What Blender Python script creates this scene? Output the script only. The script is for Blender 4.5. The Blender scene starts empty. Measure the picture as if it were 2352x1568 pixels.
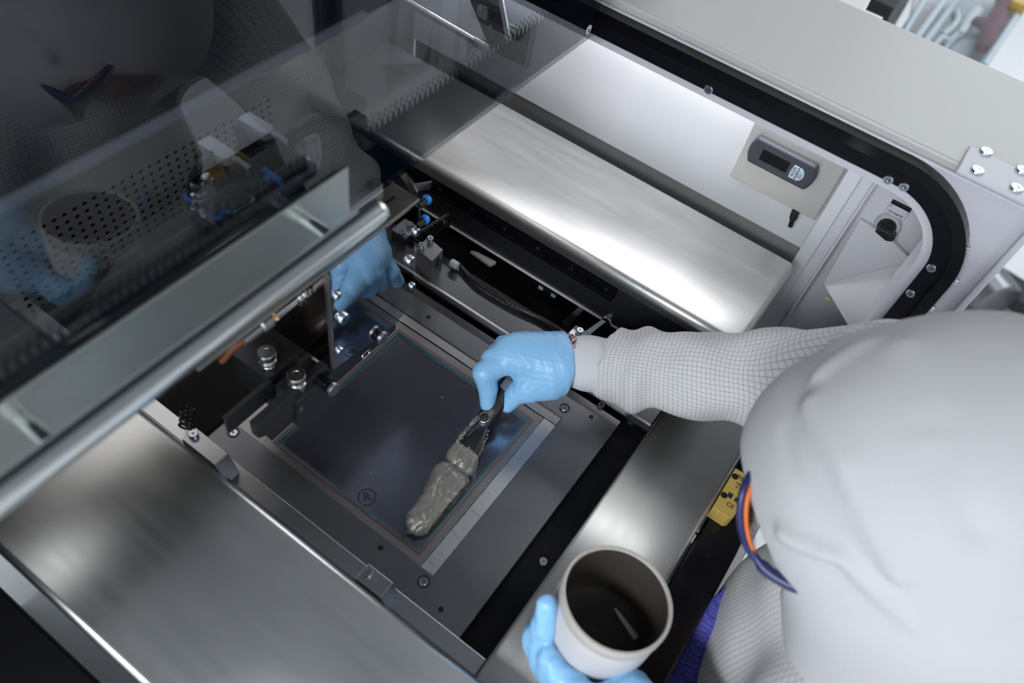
import bpy, math, random
import numpy as np
from mathutils import Vector, Matrix
random.seed(7); np.random.seed(7)
S = bpy.context.scene
COL = S.collection
FLOOR = -0.95            # machine coordinates: printing table at z = 0, room floor 0.95 m below

# ------------------------------------------------------------------ camera
FPX = 1777.1
CAM = np.array([0., 0., .85])
RCAM = np.array([[0.81029747, 0.5692135, 0.13933411], [0.5236014, -0.59645387, -0.60834558], [-0.26317215, 0.56589642, -0.78134605]])
cd = bpy.data.cameras.new('camera'); cam = bpy.data.objects.new('camera', cd); COL.objects.link(cam)
cd.sensor_width = 36; cd.lens = FPX / 2352 * 36; cd.clip_start = .02
m3 = np.stack([RCAM[0], -RCAM[1], -RCAM[2]], 1)
mw = Matrix([[*map(float, m3[i]), float(CAM[i])] for i in range(3)] + [[0, 0, 0, 1]])
cam.matrix_world = mw
cd.dof.use_dof = True; cd.dof.focus_distance = 1.03; cd.dof.aperture_fstop = 3.2
S.camera = cam
S.view_settings.view_transform = 'Standard'; S.view_settings.look = 'None'
S.view_settings.gamma = 1; S.view_settings.use_curve_mapping = False
S.view_settings.exposure = 0.0
w = bpy.data.worlds.new('world'); S.world = w; w.use_nodes = True
w.node_tree.nodes['Background'].inputs[0].default_value = (.6, .66, .75, 1)
w.node_tree.nodes['Background'].inputs[1].default_value = .25
CEIL = 1.95
LAMPS = [(-.3, 2.5, 2.4, .40, 26), (1.8, -.5, .8, 1.0, 13), (-.25, -2.1, 1.9, .7, 122), (.9, 4.2, 2.4, .5, 60)]
for i, (x, y, sx, sy, e) in enumerate(LAMPS):
    l = bpy.data.lights.new('ceiling_lamp', 'AREA'); l.shape = 'RECTANGLE'; l.size = sx; l.size_y = sy
    l.energy = e; l.color = (.93, .97, 1.0)
    o = bpy.data.objects.new('ceiling_lamp', l); o.location = (x, y, CEIL - .03); COL.objects.link(o)
def strip_lamp(name, loc, aim, sx, sy, e):
    l = bpy.data.lights.new(name, 'AREA'); l.shape = 'RECTANGLE'; l.size = sx; l.size_y = sy; l.energy = e; l.color = (.97, .98, 1)
    o = bpy.data.objects.new(name, l); o.location = loc; o.rotation_mode = 'QUATERNION'; COL.objects.link(o)
    z = -Vector(aim).normalized(); x = Vector((1, 0, 0)) if abs(z.x) < .5 else Vector((0, 1, 0)); y = z.cross(x).normalized(); x = y.cross(z)
    o.rotation_quaternion = Matrix((x, y, z)).transposed().to_quaternion()
strip_lamp('bay_lamp', (-.43, .962, .322), (0, -.35, -.9), .74, .03, 2.4)      # light bar under the top cover, behind the gasket
strip_lamp('hood_fill', (-.462, .55, .75), (-1, 0, .0), .60, .12, 6.5)          # unseen fill light added behind the inner panel to brighten the hood interior
strip_lamp('highlight_fill', (-.92, -.07, 1.4), (.1, 0, -1), .25, .26, .9)  # unseen light added inside the hood for the highlight on the cover panel

def ray(px, py): return RCAM.T @ np.array([(px - 1176) / FPX, (py - 784) / FPX, 1.])
def at(px, py, z=None, X=None, Y=None, d=None):
    """the point of a plane (z, X or Y given), or at optical depth d, that a photo pixel looks at"""
    r = ray(px, py)
    t = d if d is not None else (z - CAM[2]) / r[2] if z is not None else (X - CAM[0]) / r[0] if X is not None else (Y - CAM[1]) / r[1]
    return CAM + t * r

# ------------------------------------------------------------------ materials
def mat(name, col, rough=.5, metal=0., bump=None, var=None, spec=.5, emit=None, aniso=0, coat=0):
    m = bpy.data.materials.new(name); m.use_nodes = True; nt = m.node_tree; b = nt.nodes['Principled BSDF']
    b.inputs['Base Color'].default_value = (*col, 1); b.inputs['Roughness'].default_value = rough
    b.inputs['Metallic'].default_value = metal; b.inputs['Specular IOR Level'].default_value = spec
    b.inputs['Coat Weight'].default_value = coat
    if aniso: b.inputs['Anisotropic'].default_value = aniso
    if emit: b.inputs['Emission Color'].default_value = (*emit[0], 1); b.inputs['Emission Strength'].default_value = emit[1]
    def noise(scale, stretch, detail=3):
        tc = nt.nodes.new('ShaderNodeTexCoord'); mp = nt.nodes.new('ShaderNodeMapping'); nz = nt.nodes.new('ShaderNodeTexNoise')
        mp.inputs['Scale'].default_value = stretch; nz.inputs['Scale'].default_value = scale; nz.inputs['Detail'].default_value = detail
        nt.links.new(tc.outputs['Object'], mp.inputs[0]); nt.links.new(mp.outputs[0], nz.inputs['Vector']); return nz
    if bump:                                     # (scale, stretch, strength, distance)
        nz = noise(bump[0], bump[1]); bp = nt.nodes.new('ShaderNodeBump')
        bp.inputs['Strength'].default_value = bump[2]; bp.inputs['Distance'].default_value = bump[3]
        nt.links.new(nz.outputs['Fac'], bp.inputs['Height']); nt.links.new(bp.outputs[0], b.inputs['Normal'])
    if var:                                      # (scale, stretch, rough_lo, rough_hi, colour spread)
        nz = noise(var[0], var[1], 4); mr = nt.nodes.new('ShaderNodeMapRange')
        mr.inputs[1].default_value = .3; mr.inputs[2].default_value = .7; mr.inputs[3].default_value = var[2]; mr.inputs[4].default_value = var[3]
        nt.links.new(nz.outputs['Fac'], mr.inputs[0]); nt.links.new(mr.outputs[0], b.inputs['Roughness'])
        cr = nt.nodes.new('ShaderNodeValToRGB'); k = var[4]
        cr.color_ramp.elements[0].color = (*[c * (1 - k) for c in col], 1); cr.color_ramp.elements[1].color = (*[min(1, c * (1 + k)) for c in col], 1)
        cr.color_ramp.elements[0].position = .3; cr.color_ramp.elements[1].position = .7
        nt.links.new(nz.outputs['Fac'], cr.inputs[0]); nt.links.new(cr.outputs[0], b.inputs['Base Color'])
    return m
def glass(name, tint, ior=1.5, opaque=None, rough=0.0):
    m = bpy.data.materials.new(name); m.use_nodes = True; nt = m.node_tree; nt.nodes.clear()
    out = nt.nodes.new('ShaderNodeOutputMaterial'); mix = nt.nodes.new('ShaderNodeMixShader'); fr = nt.nodes.new('ShaderNodeFresnel')
    tr = nt.nodes.new('ShaderNodeBsdfTransparent'); gl = nt.nodes.new('ShaderNodeBsdfGlossy')
    geo = nt.nodes.new('ShaderNodeNewGeometry'); iv = nt.nodes.new('ShaderNodeMix')   # the same reflectance on the pane's far face
    iv.inputs[2].default_value = ior; iv.inputs[3].default_value = 1 / ior
    nt.links.new(geo.outputs['Backfacing'], iv.inputs[0]); nt.links.new(iv.outputs[0], fr.inputs['IOR'])
    tr.inputs[0].default_value = (*tint, 1); gl.inputs['Roughness'].default_value = rough
    base = tr.outputs[0]
    if opaque:
        di = nt.nodes.new('ShaderNodeBsdfDiffuse'); di.inputs[0].default_value = (*opaque[0], 1)
        mx = nt.nodes.new('ShaderNodeMixShader'); mx.inputs[0].default_value = opaque[1]
        nt.links.new(tr.outputs[0], mx.inputs[1]); nt.links.new(di.outputs[0], mx.inputs[2]); base = mx.outputs[0]
    nt.links.new(fr.outputs[0], mix.inputs[0]); nt.links.new(base, mix.inputs[1]); nt.links.new(gl.outputs[0], mix.inputs[2])
    nt.links.new(mix.outputs[0], out.inputs[0]); return m
def cloth(name, col, line, pitch, width, rough=.85, strength=.75):
    """woven cloth with a fine grid of darker threads (UV in metres)"""
    m = mat(name, col, rough, spec=.2); nt = m.node_tree; b = nt.nodes['Principled BSDF']
    uv = nt.nodes.new('ShaderNodeUVMap'); sp = nt.nodes.new('ShaderNodeSeparateXYZ'); nt.links.new(uv.outputs[0], sp.inputs[0])
    ms = []
    for k in (0, 1):
        a = nt.nodes.new('ShaderNodeMath'); a.operation = 'PINGPONG'; a.inputs[1].default_value = pitch / 2; nt.links.new(sp.outputs[k], a.inputs[0])
        c = nt.nodes.new('ShaderNodeMapRange'); c.inputs[1].default_value = width; c.inputs[2].default_value = width * .4; nt.links.new(a.outputs[0], c.inputs[0]); ms.append(c)
    mx = nt.nodes.new('ShaderNodeMath'); mx.operation = 'MAXIMUM'; nt.links.new(ms[0].outputs[0], mx.inputs[0]); nt.links.new(ms[1].outputs[0], mx.inputs[1])
    st = nt.nodes.new('ShaderNodeMath'); st.operation = 'MULTIPLY'; st.inputs[1].default_value = strength; nt.links.new(mx.outputs[0], st.inputs[0])
    mc = nt.nodes.new('ShaderNodeMix'); mc.data_type = 'RGBA'; mc.inputs[6].default_value = (*col, 1); mc.inputs[7].default_value = (*line, 1)
    nt.links.new(st.outputs[0], mc.inputs[0]); nt.links.new(mc.outputs[2], b.inputs['Base Color']); return m
M = dict(
    steel=mat('brushed_steel', (.74, .735, .72), .42, 1, bump=(60, (1, 14, 14), .05, .0003), var=(9, (1, 9, 9), .40, .45, .03)),
    steel_y=mat('brushed_steel_dull', (.50, .49, .47), .36, 1, bump=(60, (14, 1, 14), .05, .0003), var=(9, (9, 1, 9), .33, .38, .03)),
    steel_p=mat('brushed_steel_panel', (.46, .46, .455), .30, 1, bump=(60, (1, 14, 14), .05, .0003), var=(9, (1, 9, 9), .28, .32, .03)),
    bladesteel=mat('dark_blade_steel', (.16, .155, .16), .22, 1),
    brownplate=mat('brown_polished_plate', (.20, .16, .14), .16, 1),
    ledge=mat('dark_ledge', (.115, .115, .12), .36, .85),
    skirt=mat('grey_skirt', (.26, .255, .255), .45),
    copper=mat('dark_orange_jacket', (.20, .055, .015), .4),
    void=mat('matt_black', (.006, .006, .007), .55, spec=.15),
    olive=mat('worn_steel', (.42, .41, .37), .36, 1, var=(5, (1, 1, 1), .3, .45, .1)),
    table=mat('grey_anodised', (.20, .20, .215), .36, .85, bump=(200, (1, 1, 1), .04, .0003), var=(6, (1, 1, 1), .3, .4, .05)),
    darkmetal=mat('dark_metal', (.045, .046, .05), .34, .5),
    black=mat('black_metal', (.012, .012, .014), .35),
    blackgloss=mat('black_gloss', (.005, .005, .007), .15, spec=.35),
    milled=mat('milled_aluminium', (.62, .62, .64), .34, 1, bump=(160, (1, 26, 1), .25, .0004), var=(25, (1, 8, 1), .3, .38, .05)),
    milled_x=mat('milled_aluminium_long', (.66, .66, .67), .28, 1, bump=(90, (26, 1, 1), .3, .0006)),
    alu=mat('aluminium', (.5, .5, .52), .3, 1),
    frame=mat('stencil_frame_grey', (.36, .35, .36), .35, .9),
    foil=mat('stencil_foil', (.33, .34, .42), .2, .93, var=(4, (1, 1, 1), .17, .23, .03)),
    mirror=mat('polished_plate', (.5, .5, .51), .03, 1),
    pole=mat('polished_pole', (.72, .74, .73), .16, 1),
    strip=mat('polished_strip', (.52, .55, .53), .3, .85),
    chrome=mat('chrome', (.8, .82, .85), .12, 1), zinc=mat('zinc_screw', (.62, .68, .74), .2, 1),
    white=mat('white_powder_coat', (.66, .665, .70), .38, bump=(400, (1, 1, 1), .03, .0002)),
    lilac=mat('pale_grey_coat', (.62, .62, .68), .42), cream=mat('cream_coat', (.55, .545, .53), .42),
    rubber=mat('black_rubber', (.005, .005, .009), .35, spec=.2), knob=mat('black_plastic', (.01, .01, .011), .4),
    thermo=mat('charcoal_plastic', (.045, .048, .062), .45), screen=mat('display_glass', (.003, .003, .003), .3, spec=.15),
    key=mat('pale_blue_key', (.50, .60, .70), .5), ink=mat('dark_ink', (.02, .02, .03), .6), label=mat('label_white', (.62, .62, .68), .5),
    ringgrey=mat('light_grey_plastic', (.52, .55, .6), .4),
    brass=mat('yellow_housing', (.55, .38, .10), .45), orange=mat('orange_plastic', (.75, .16, .02), .4),
    blue=mat('blue_fitting', (.01, .22, .75), .35), amber=mat('amber_lens', (.9, .32, .01), .3, emit=((1, .35, .02), .5)),
    tube=mat('black_hose', (.012, .012, .014), .18), clear=glass('clear_tube', (.75, .78, .8), 1.5),
    glove=mat('blue_nitrile', (.27, .55, .86), .36, bump=(38, (1, 1, 1), .25, .003), spec=.45),
    paste=mat('solder_paste', (.235, .22, .20), .36, .35, bump=(150, (1, 1, 1), .4, .003), spec=.6),
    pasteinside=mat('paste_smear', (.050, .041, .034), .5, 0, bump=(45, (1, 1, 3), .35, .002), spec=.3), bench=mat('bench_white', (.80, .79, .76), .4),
    jar=mat('translucent_plastic', (.56, .54, .55), .4, spec=.4), jarrim=mat('jar_rim', (.46, .43, .40), .45), sticker=mat('sticker_edge', (.72, .70, .69), .5),
    skin=mat('skin', (.58, .36, .27), .5), eye=mat('eye_white', (.8, .78, .75), .25), pupil=mat('dark_iris', (.02, .015, .01), .15), lip=mat('lip', (.45, .2, .17), .45), hair=mat('brown_hair', (.06, .035, .02), .6),
    holed=mat('perforated_steel', (.42, .41, .39), .42, .6, var=(6, (1, 1, 1), .38, .46, .05)), plate=mat('wall_plate_steel', (.50, .49, .475), .45, .6, var=(12, (1, 1, 1), .4, .5, .08)),
    hood=cloth('hood_cloth', (.53, .53, .545), (.50, .50, .53), .0045, .0006, strength=.35),
    gown=cloth('gown_cloth', (.66, .655, .66), (.22, .22, .25), .0052, .00042),
    knit=mat('knit_cuff', (.64, .64, .67), .85, bump=(700, (1, 0, 0), .4, .001)),
    purple=cloth('purple_lining', (.10, .10, .45), (.03, .03, .12), .004, .0006), navy=mat('navy_frame', (.015, .02, .10), .3), trousers=mat('trousers', (.3, .31, .36), .8), shoe=mat('shoe_white', (.6, .6, .6), .5),
    pane=glass('tinted_pane', (.58, .60, .63), 1.64), frit=glass('navy_frit', (.45, .5, .55), 1.4, ((.010, .036, .075), .95)), lens=glass('clear_lens', (.85, .84, .88), 1.5),
    panel=mat('dark_panel', (.03, .032, .045), .5), edge=mat('pale_edge', (.80, .80, .84), .35), hollow=mat('hollow_black', (.004, .004, .005), .8),
    floor=mat('pale_floor', (.78, .80, .82), .25), wall=mat('white_wall', (.72, .74, .76), .6), ceil=mat('ceiling_white', (.34, .35, .37), .8), housing=mat('lamp_housing', (.6, .6, .6), .5),
    teal=mat('teal_line', (.10, .24, .27), .35, .5), red=mat('red_line', (.26, .10, .09), .35, .5), glue=mat('glue_border', (.40, .37, .36), .3, .7),
    cablegreen=mat('green_wire', (.25, .5, .12), .5), maroon=mat('maroon_cloth', (.16, .03, .05), .7), cartglass=glass('cart_glass', (.92, .96, .975), 1.45), cartframe=mat('cart_frame', (.55, .64, .70), .3, .3), whitecable=mat('white_cable', (.75, .73, .72), .5), greyshelf=mat('grey_shelf', (.42, .43, .45), .5), bin=mat('brown_grey_bin', (.16, .145, .13), .5),
)

# ------------------------------------------------------------------ mesh building
class MB:
    def __init__(s): s.v = []; s.f = []
    def add(s, v, f):
        n = len(s.v); s.v += [tuple(map(float, p)) for p in v]; s.f += [tuple(i + n for i in q) for q in f]; return s
    def box(s, a, b):
        (x0, y0, z0), (x1, y1, z1) = a, b
        return s.add([(x0, y0, z0), (x1, y0, z0), (x1, y1, z0), (x0, y1, z0), (x0, y0, z1), (x1, y0, z1), (x1, y1, z1), (x0, y1, z1)],
                     [(0, 3, 2, 1), (4, 5, 6, 7), (0, 1, 5, 4), (1, 2, 6, 5), (2, 3, 7, 6), (3, 0, 4, 7)])
    def prism(s, poly, vec):
        n = len(poly); p = [np.array(q, float) for q in poly]; v = np.array(vec, float)
        nrm = sum(np.cross(p[i] - p[0], p[(i + 1) % n] - p[0]) for i in range(n))
        if nrm @ v < 0: p = p[::-1]
        return s.add(p + [q + v for q in p], [tuple(range(n))[::-1], tuple(range(n, 2 * n))] + [(i, (i + 1) % n, n + (i + 1) % n, n + i) for i in range(n)])
    def ring(s, outer, inner, vec):
        n = len(outer); v = np.array(vec, float); o = [np.array(q, float) for q in outer]; i_ = [np.array(q, float) for q in inner]
        V = o + i_ + [q + v for q in o] + [q + v for q in i_]; F = []
        for k in range(n):
            j = (k + 1) % n
            F += [(2 * n + k, 2 * n + j, 3 * n + j, 3 * n + k), (n + k, n + j, j, k), (k, j, 2 * n + j, 2 * n + k), (n + j, n + k, 3 * n + k, 3 * n + j)]
        return s.add(V, F)
    def tube(s, pts, r, seg=10, caps=True):
        P = [np.array(p, float) for p in pts]; n = len(P); R = r if hasattr(r, '__len__') else [r] * n
        T = [P[min(i + 1, n - 1)] - P[max(i - 1, 0)] for i in range(n)]; T = [t / (np.linalg.norm(t) + 1e-12) for t in T]
        a = np.cross(T[0], (0, 0, 1)) if abs(T[0][2]) < .9 else np.cross(T[0], (1, 0, 0)); a /= np.linalg.norm(a); V = []
        for i in range(n):
            a = a - (a @ T[i]) * T[i]; a /= np.linalg.norm(a); b = np.cross(T[i], a)
            V += [P[i] + R[i] * (math.cos(2 * math.pi * k / seg) * a + math.sin(2 * math.pi * k / seg) * b) for k in range(seg)]
        F = [(i * seg + k, i * seg + (k + 1) % seg, (i + 1) * seg + (k + 1) % seg, (i + 1) * seg + k) for i in range(n - 1) for k in range(seg)]
        if caps: F += [tuple(range(seg))[::-1], tuple(range((n - 1) * seg, n * seg))]
        return s.add(V, F)
    def lathe(s, prof, org, axis, seg=24, caps=True):
        """prof: (radius, height) pairs along axis"""
        ax = np.array(axis, float); ax /= np.linalg.norm(ax); a = np.cross(ax, (0, 0, 1)) if abs(ax[2]) < .9 else np.cross(ax, (1, 0, 0)); a /= np.linalg.norm(a); b = np.cross(ax, a)
        o = np.array(org, float); V = []; n = len(prof)
        for r, h in prof: V += [o + h * ax + max(r, 1e-5) * (math.cos(2 * math.pi * k / seg) * a + math.sin(2 * math.pi * k / seg) * b) for k in range(seg)]
        F = [(i * seg + k, i * seg + (k + 1) % seg, (i + 1) * seg + (k + 1) % seg, (i + 1) * seg + k) for i in range(n - 1) for k in range(seg)]
        if caps and prof[0][0] > 1e-4: F.append(tuple(range(seg))[::-1])
        if caps and prof[-1][0] > 1e-4: F.append(tuple(range((n - 1) * seg, n * seg)))
        return s.add(V, F)
    def cyl(s, p, q, r, seg=20):
        p = np.array(p, float); q = np.array(q, float); h = np.linalg.norm(q - p); c = min(r * .12, h * .2)
        return s.lathe([(r - c, 0), (r, c), (r, h - c), (r - c, h)], p, q - p, seg)
    def build(s, name, m, parent=None, smooth=None, bevel=0):
        me = bpy.data.meshes.new(name); me.from_pydata(s.v, [], s.f); me.update(); me.materials.append(M[m] if isinstance(m, str) else m)
        if smooth:
            me.polygons.foreach_set('use_smooth', [True] * len(me.polygons)); me.set_sharp_from_angle(angle=math.radians(smooth))
        o = bpy.data.objects.new(name, me); COL.objects.link(o); o.parent = parent
        if bevel:
            b = o.modifiers.new('bevel', 'BEVEL'); b.width = bevel; b.segments = 2; b.limit_method = 'ANGLE'
        return o
def tag(o, label=None, cat=None, group=None, kind=None):
    if label: o['label'] = label
    if cat: o['category'] = cat
    if group: o['group'] = group
    if kind: o['kind'] = kind
    return o
def thing(name, label, cat, group=None):
    o = bpy.data.objects.new(name, None); o.empty_display_size = .05; COL.objects.link(o); return tag(o, label, cat, group)
def box(name, a, b, m, parent=None, bevel=0): return MB().box(a, b).build(name, m, parent, bevel=bevel)
_screw = None
def screw(parent, p, n, r, m='zinc', name='screw', label=None, h=.9):
    """round head with a hexagonal socket, seated on point p with outward normal n"""
    global _screw
    key = m
    if _screw is None: _screw = {}
    if key not in _screw:
        mb = MB().lathe([(1.0, -.15), (1.0, .55), (.86, .8), (.52, .8)], (0, 0, 0), (0, 0, 1), 18)
        mb.f.pop(); hexa = [(.5 * math.cos(math.pi / 3 * k), .5 * math.sin(math.pi / 3 * k)) for k in range(6)]
        b0 = len(mb.v); mb.v += [(x, y, .8) for x, y in hexa] + [(x, y, .25) for x, y in hexa]
        mb.f += [(b0 + k, b0 + (k + 1) % 6, b0 + 6 + (k + 1) % 6, b0 + 6 + k)[::-1] for k in range(6)] + [tuple(range(b0 + 6, b0 + 12))]
        top = len(mb.v) - 12 - 18                        # join rim (18) to socket (6)
        for k in range(6):
            a = [top + (3 * k + q) % 18 for q in range(4)]
            mb.f += [(a[0], a[1], b0 + k), (a[1], a[2], b0 + (k + 1) % 6, b0 + k), (a[2], a[3], b0 + (k + 1) % 6)]
        t = mb.build('screw', m, None, smooth=40); _screw[key] = t.data; bpy.data.objects.remove(t)
    o = bpy.data.objects.new(name, _screw[key]); COL.objects.link(o); o.parent = parent
    o.location = [float(c) for c in p]; o.rotation_mode = 'QUATERNION'; o.rotation_quaternion = Vector((0, 0, 1)).rotation_difference(Vector([float(c) for c in n])); o.scale = (r, r, r * h)
    if label: o['label'] = label
    return o
def text(parent, name, s, size, org, xd, yd, m, depth=.0002, font=None):
    cu = bpy.data.curves.new('t', 'FONT'); cu.body = s; cu.size = size; cu.extrude = depth; cu.align_x = 'CENTER'; cu.align_y = 'CENTER'; cu.resolution_u = 3
    t = bpy.data.objects.new('t', cu); COL.objects.link(t); dg = bpy.context.evaluated_depsgraph_get()
    me = bpy.data.meshes.new_from_object(t.evaluated_get(dg)); bpy.data.objects.remove(t); bpy.data.curves.remove(cu)
    xd = Vector(xd).normalized(); yd = Vector(yd).normalized(); zd = xd.cross(yd); T = Matrix((xd, yd, zd)).transposed().to_4x4(); T.translation = Vector([float(c) for c in org])
    me.transform(T); me.materials.clear(); me.materials.append(M[m]); me.name = name
    o = bpy.data.objects.new(name, me); COL.objects.link(o); o.parent = parent; return o
# ---- smooth blended bodies: round cones joined by a smooth minimum, meshed with surface nets
def cone(a, b, ra, rb, squash=None):
    a = np.array(a, np.float32); b = np.array(b, np.float32); ba = b - a; L = float(ba @ ba) + 1e-12
    def f(P):
        pa = P - a; h = np.clip(pa @ ba / L, 0, 1); q = pa - h[:, None] * ba
        if squash is not None:
            n = np.array(squash[0], np.float32); n /= np.linalg.norm(n); q = q + (q @ n)[:, None] * ((squash[1] - 1) * n)
        return np.sqrt((q * q).sum(1)) - (ra + (rb - ra) * h)
    return f
def smin(a, b, k):
    h = np.clip(.5 + .5 * (b - a) / k, 0, 1); return b * (1 - h) + a * h - k * h * (1 - h)
def blend(parts, k, disp=None):
    def f(P):
        d = None
        for p in parts:
            kk = k
            if isinstance(p, tuple): p, kk = p
            v = p(P); d = v if d is None else smin(d, v, kk)
        return d if disp is None else d + disp(P)
    return f
def nets(fn, lo, hi, res):
    lo = np.array(lo, np.float32); hi = np.array(hi, np.float32); n = (np.ceil((hi - lo) / (res * 4)).astype(int) * 4) + 1
    g = [lo[i] + res * np.arange(n[i], dtype=np.float32) for i in range(3)]
    c = [q[::4] for q in g]; G = np.stack(np.meshgrid(*c, indexing='ij'), -1).reshape(-1, 3); cv = fn(G).reshape([len(q) for q in c])
    V = cv
    for ax in range(3):
        V = np.repeat(V, 4, axis=ax); V = np.take(V, np.clip(np.arange(n[ax]) + 2, 0, V.shape[ax] - 1), axis=ax)
    V = V.copy(); need = np.abs(V) < res * 11; idx = np.argwhere(need)
    if len(idx): V[need] = fn(lo + res * idx.astype(np.float32))
    ins = V < 0; nc = np.array(V.shape) - 1
    cs = np.zeros(nc, np.int8); crn = [(i, j, k) for i in (0, 1) for j in (0, 1) for k in (0, 1)]
    sl = lambda o: tuple(slice(o[a], o[a] + nc[a]) for a in range(3))
    for o in crn: cs += ins[sl(o)]
    act = (cs > 0) & (cs < 8); ids = -np.ones(nc, np.int64); ci = np.argwhere(act); ids[act] = np.arange(len(ci))
    acc = np.zeros((len(ci), 3), np.float32); cnt = np.zeros(len(ci), np.float32)
    for a in range(8):
        for b in range(a + 1, 8):
            d = np.array(crn[b]) - np.array(crn[a])
            if np.abs(d).sum() != 1 or d.min() < 0: continue
            va = V[sl(crn[a])][act]; vb = V[sl(crn[b])][act]; mk = (va < 0) != (vb < 0)
            t = va[mk] / (va[mk] - vb[mk]); acc[mk] += np.array(crn[a], np.float32) + t[:, None] * d; cnt[mk] += 1
    vert = lo + res * (ci + acc / cnt[:, None]); F = []
    for ax in range(3):
        u, v = (ax + 1) % 3, (ax + 2) % 3; s0 = [slice(None)] * 3; s1 = [slice(None)] * 3; s0[ax] = slice(0, -1); s1[ax] = slice(1, None)
        A = ins[tuple(s0)]; B = ins[tuple(s1)]; e = np.argwhere(A != B); ok = np.ones(len(e), bool)
        for q in (u, v): ok &= (e[:, q] > 0) & (e[:, q] < nc[q])
        e = e[ok]; qs = []
        for du, dv in ((-1, -1), (0, -1), (0, 0), (-1, 0)):
            c_ = e.copy(); c_[:, u] += du; c_[:, v] += dv; qs.append(ids[c_[:, 0], c_[:, 1], c_[:, 2]])
        q = np.stack(qs, 1); fl = ~A[e[:, 0], e[:, 1], e[:, 2]]; q[fl] = q[fl][:, ::-1]; F.append(q)
    F = np.concatenate(F)
    e = np.concatenate([F[:, [a, (a + 1) % 4]] for a in range(4)]); e = np.concatenate([e, e[:, ::-1]]); cnt = np.bincount(e[:, 0], minlength=len(vert))[:, None].clip(1)
    for _ in range(3):
        av = np.stack([np.bincount(e[:, 0], weights=vert[e[:, 1], c], minlength=len(vert)) for c in range(3)], 1) / cnt; vert = vert + .6 * (av - vert)
    return vert, F
def body(name, fn, lo, hi, res, m, parent=None, uv=None, cut=None):
    v, f = nets(fn, lo, hi, res)
    me = bpy.data.meshes.new(name); me.vertices.add(len(v)); me.vertices.foreach_set('co', v.astype(np.float32).ravel())
    me.loops.add(len(f) * 4); me.loops.foreach_set('vertex_index', f.astype(np.int32).ravel()); me.polygons.add(len(f))
    me.polygons.foreach_set('loop_start', np.arange(0, len(f) * 4, 4, dtype=np.int32))
    me.update(calc_edges=True); me.polygons.foreach_set('use_smooth', np.ones(len(f), bool)); me.materials.append(M[m])
    if uv:
        l = me.uv_layers.new(name='UVMap'); U = uv(v)[f.ravel()]; l.data.foreach_set('uv', U.astype(np.float32).ravel())
    o = bpy.data.objects.new(name, me); COL.objects.link(o); o.parent = parent; return o
def wave(P, d, freq, amp, ph=0): return amp * np.sin(P @ (np.array(d, np.float32) * freq) + ph)
# ------------------------------------------------------------------ room shell
def structure(name, a, b, m): return tag(box(name, a, b, m), kind='structure')
X0, X1, Y0, Y1 = -3.2, 3.0, -2.6, 6.4
structure('floor', (X0, Y0, FLOOR - .05), (X1, Y1, FLOOR), 'floor')
structure('ceiling', (X0, Y0, CEIL), (X1, Y1, CEIL + .05), 'ceil')
structure('wall_back', (X0 - .1, Y1, FLOOR), (X1 + .1, Y1 + .1, CEIL), 'wall'); structure('wall_front', (X0 - .1, Y0 - .1, FLOOR), (X1 + .1, Y0, CEIL), 'wall')
structure('wall_left', (X0 - .1, Y0, FLOOR), (X0, Y1, CEIL), 'wall'); structure('wall_right', (X1, Y0, FLOOR), (X1 + .1, Y1, CEIL), 'wall')

# ------------------------------------------------------------------ machine housing (one bolted chassis)
hs = thing('printer_housing', 'pale grey machine housing with a black-gasketed side opening and cream top', 'machine')
SY = .86                                                   # plane of the gasketed opening
def arch(r_in, y, off=0, n=14):
    """outline of the opening seen from inside: left edge, top, round corner, down the front edge"""
    xr, zt, R = .112 + off, .33 + off, .085 + off
    pts = [(-.80, y, zt)]
    for k in range(n + 1):
        a = math.pi / 2 * (1 - k / n); pts.append((xr - R + R * math.cos(a), y, zt - R + R * math.sin(a)))
    pts.append((xr, y, -.35)); return pts
# the wall the opening is cut in
def arch_band(mb, o0, o1, y0, y1):
    a, b = arch(0, y0, o0), arch(0, y0, o1); n = len(a); d = y1 - y0
    for k in range(n - 1): mb.prism([a[k], a[k + 1], b[k + 1], b[k]], (0, d, 0))
    return mb
mb = arch_band(MB(), .03, .034, .869, .91)
a = arch(0, .869, .03)
wallpoly = a + [(.172, .869, -.35), (.172, .869, .365), (-.80, .869, .365)]
mb.prism(wallpoly, (0, .03, 0)); mb.build('side_wall', 'lilac', hs, bevel=.002)
arch_band(MB(), -.014, -.0025, .862, .96).build('inner_lip', 'lilac', hs, smooth=30)
mb = MB().prism([(-.80, .871, .365), (.172, .871, .365), (.172, 1.10, .372), (-.80, 1.10, .372)], (0, 0, .012)); mb.build('top_cover', 'cream', hs, bevel=.003)
box('front_flank', (.168, .86, FLOOR + .05), (.176, 1.10, .366), 'lilac', hs, .002)
box('flank_back', (-.80, 1.09, FLOOR + .05), (.172, 1.10, .37), 'lilac', hs)
# thermostat wall, the post and the switch bay behind the opening
box('back_wall', (-.785, 1.0, .078), (-.028, 1.012, .36), 'white', hs, .001)
box('wall_skirt', (-.785, 1.006, -.12), (-.02, 1.016, .08), 'skirt', hs)
MB().box((-.028, .985, -.12), (-.008, 1.012, .36)).box((-.008, .992, -.12), (.009, 1.012, .36)).build('post', 'white', hs, bevel=.001)
box('post_edge', (.009, .972, -.12), (.012, 1.01, .36), 'lilac', hs)
box('switch_bay_wall', (.012, 1.0, -.3), (.20, 1.01, .36), 'white', hs)
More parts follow.
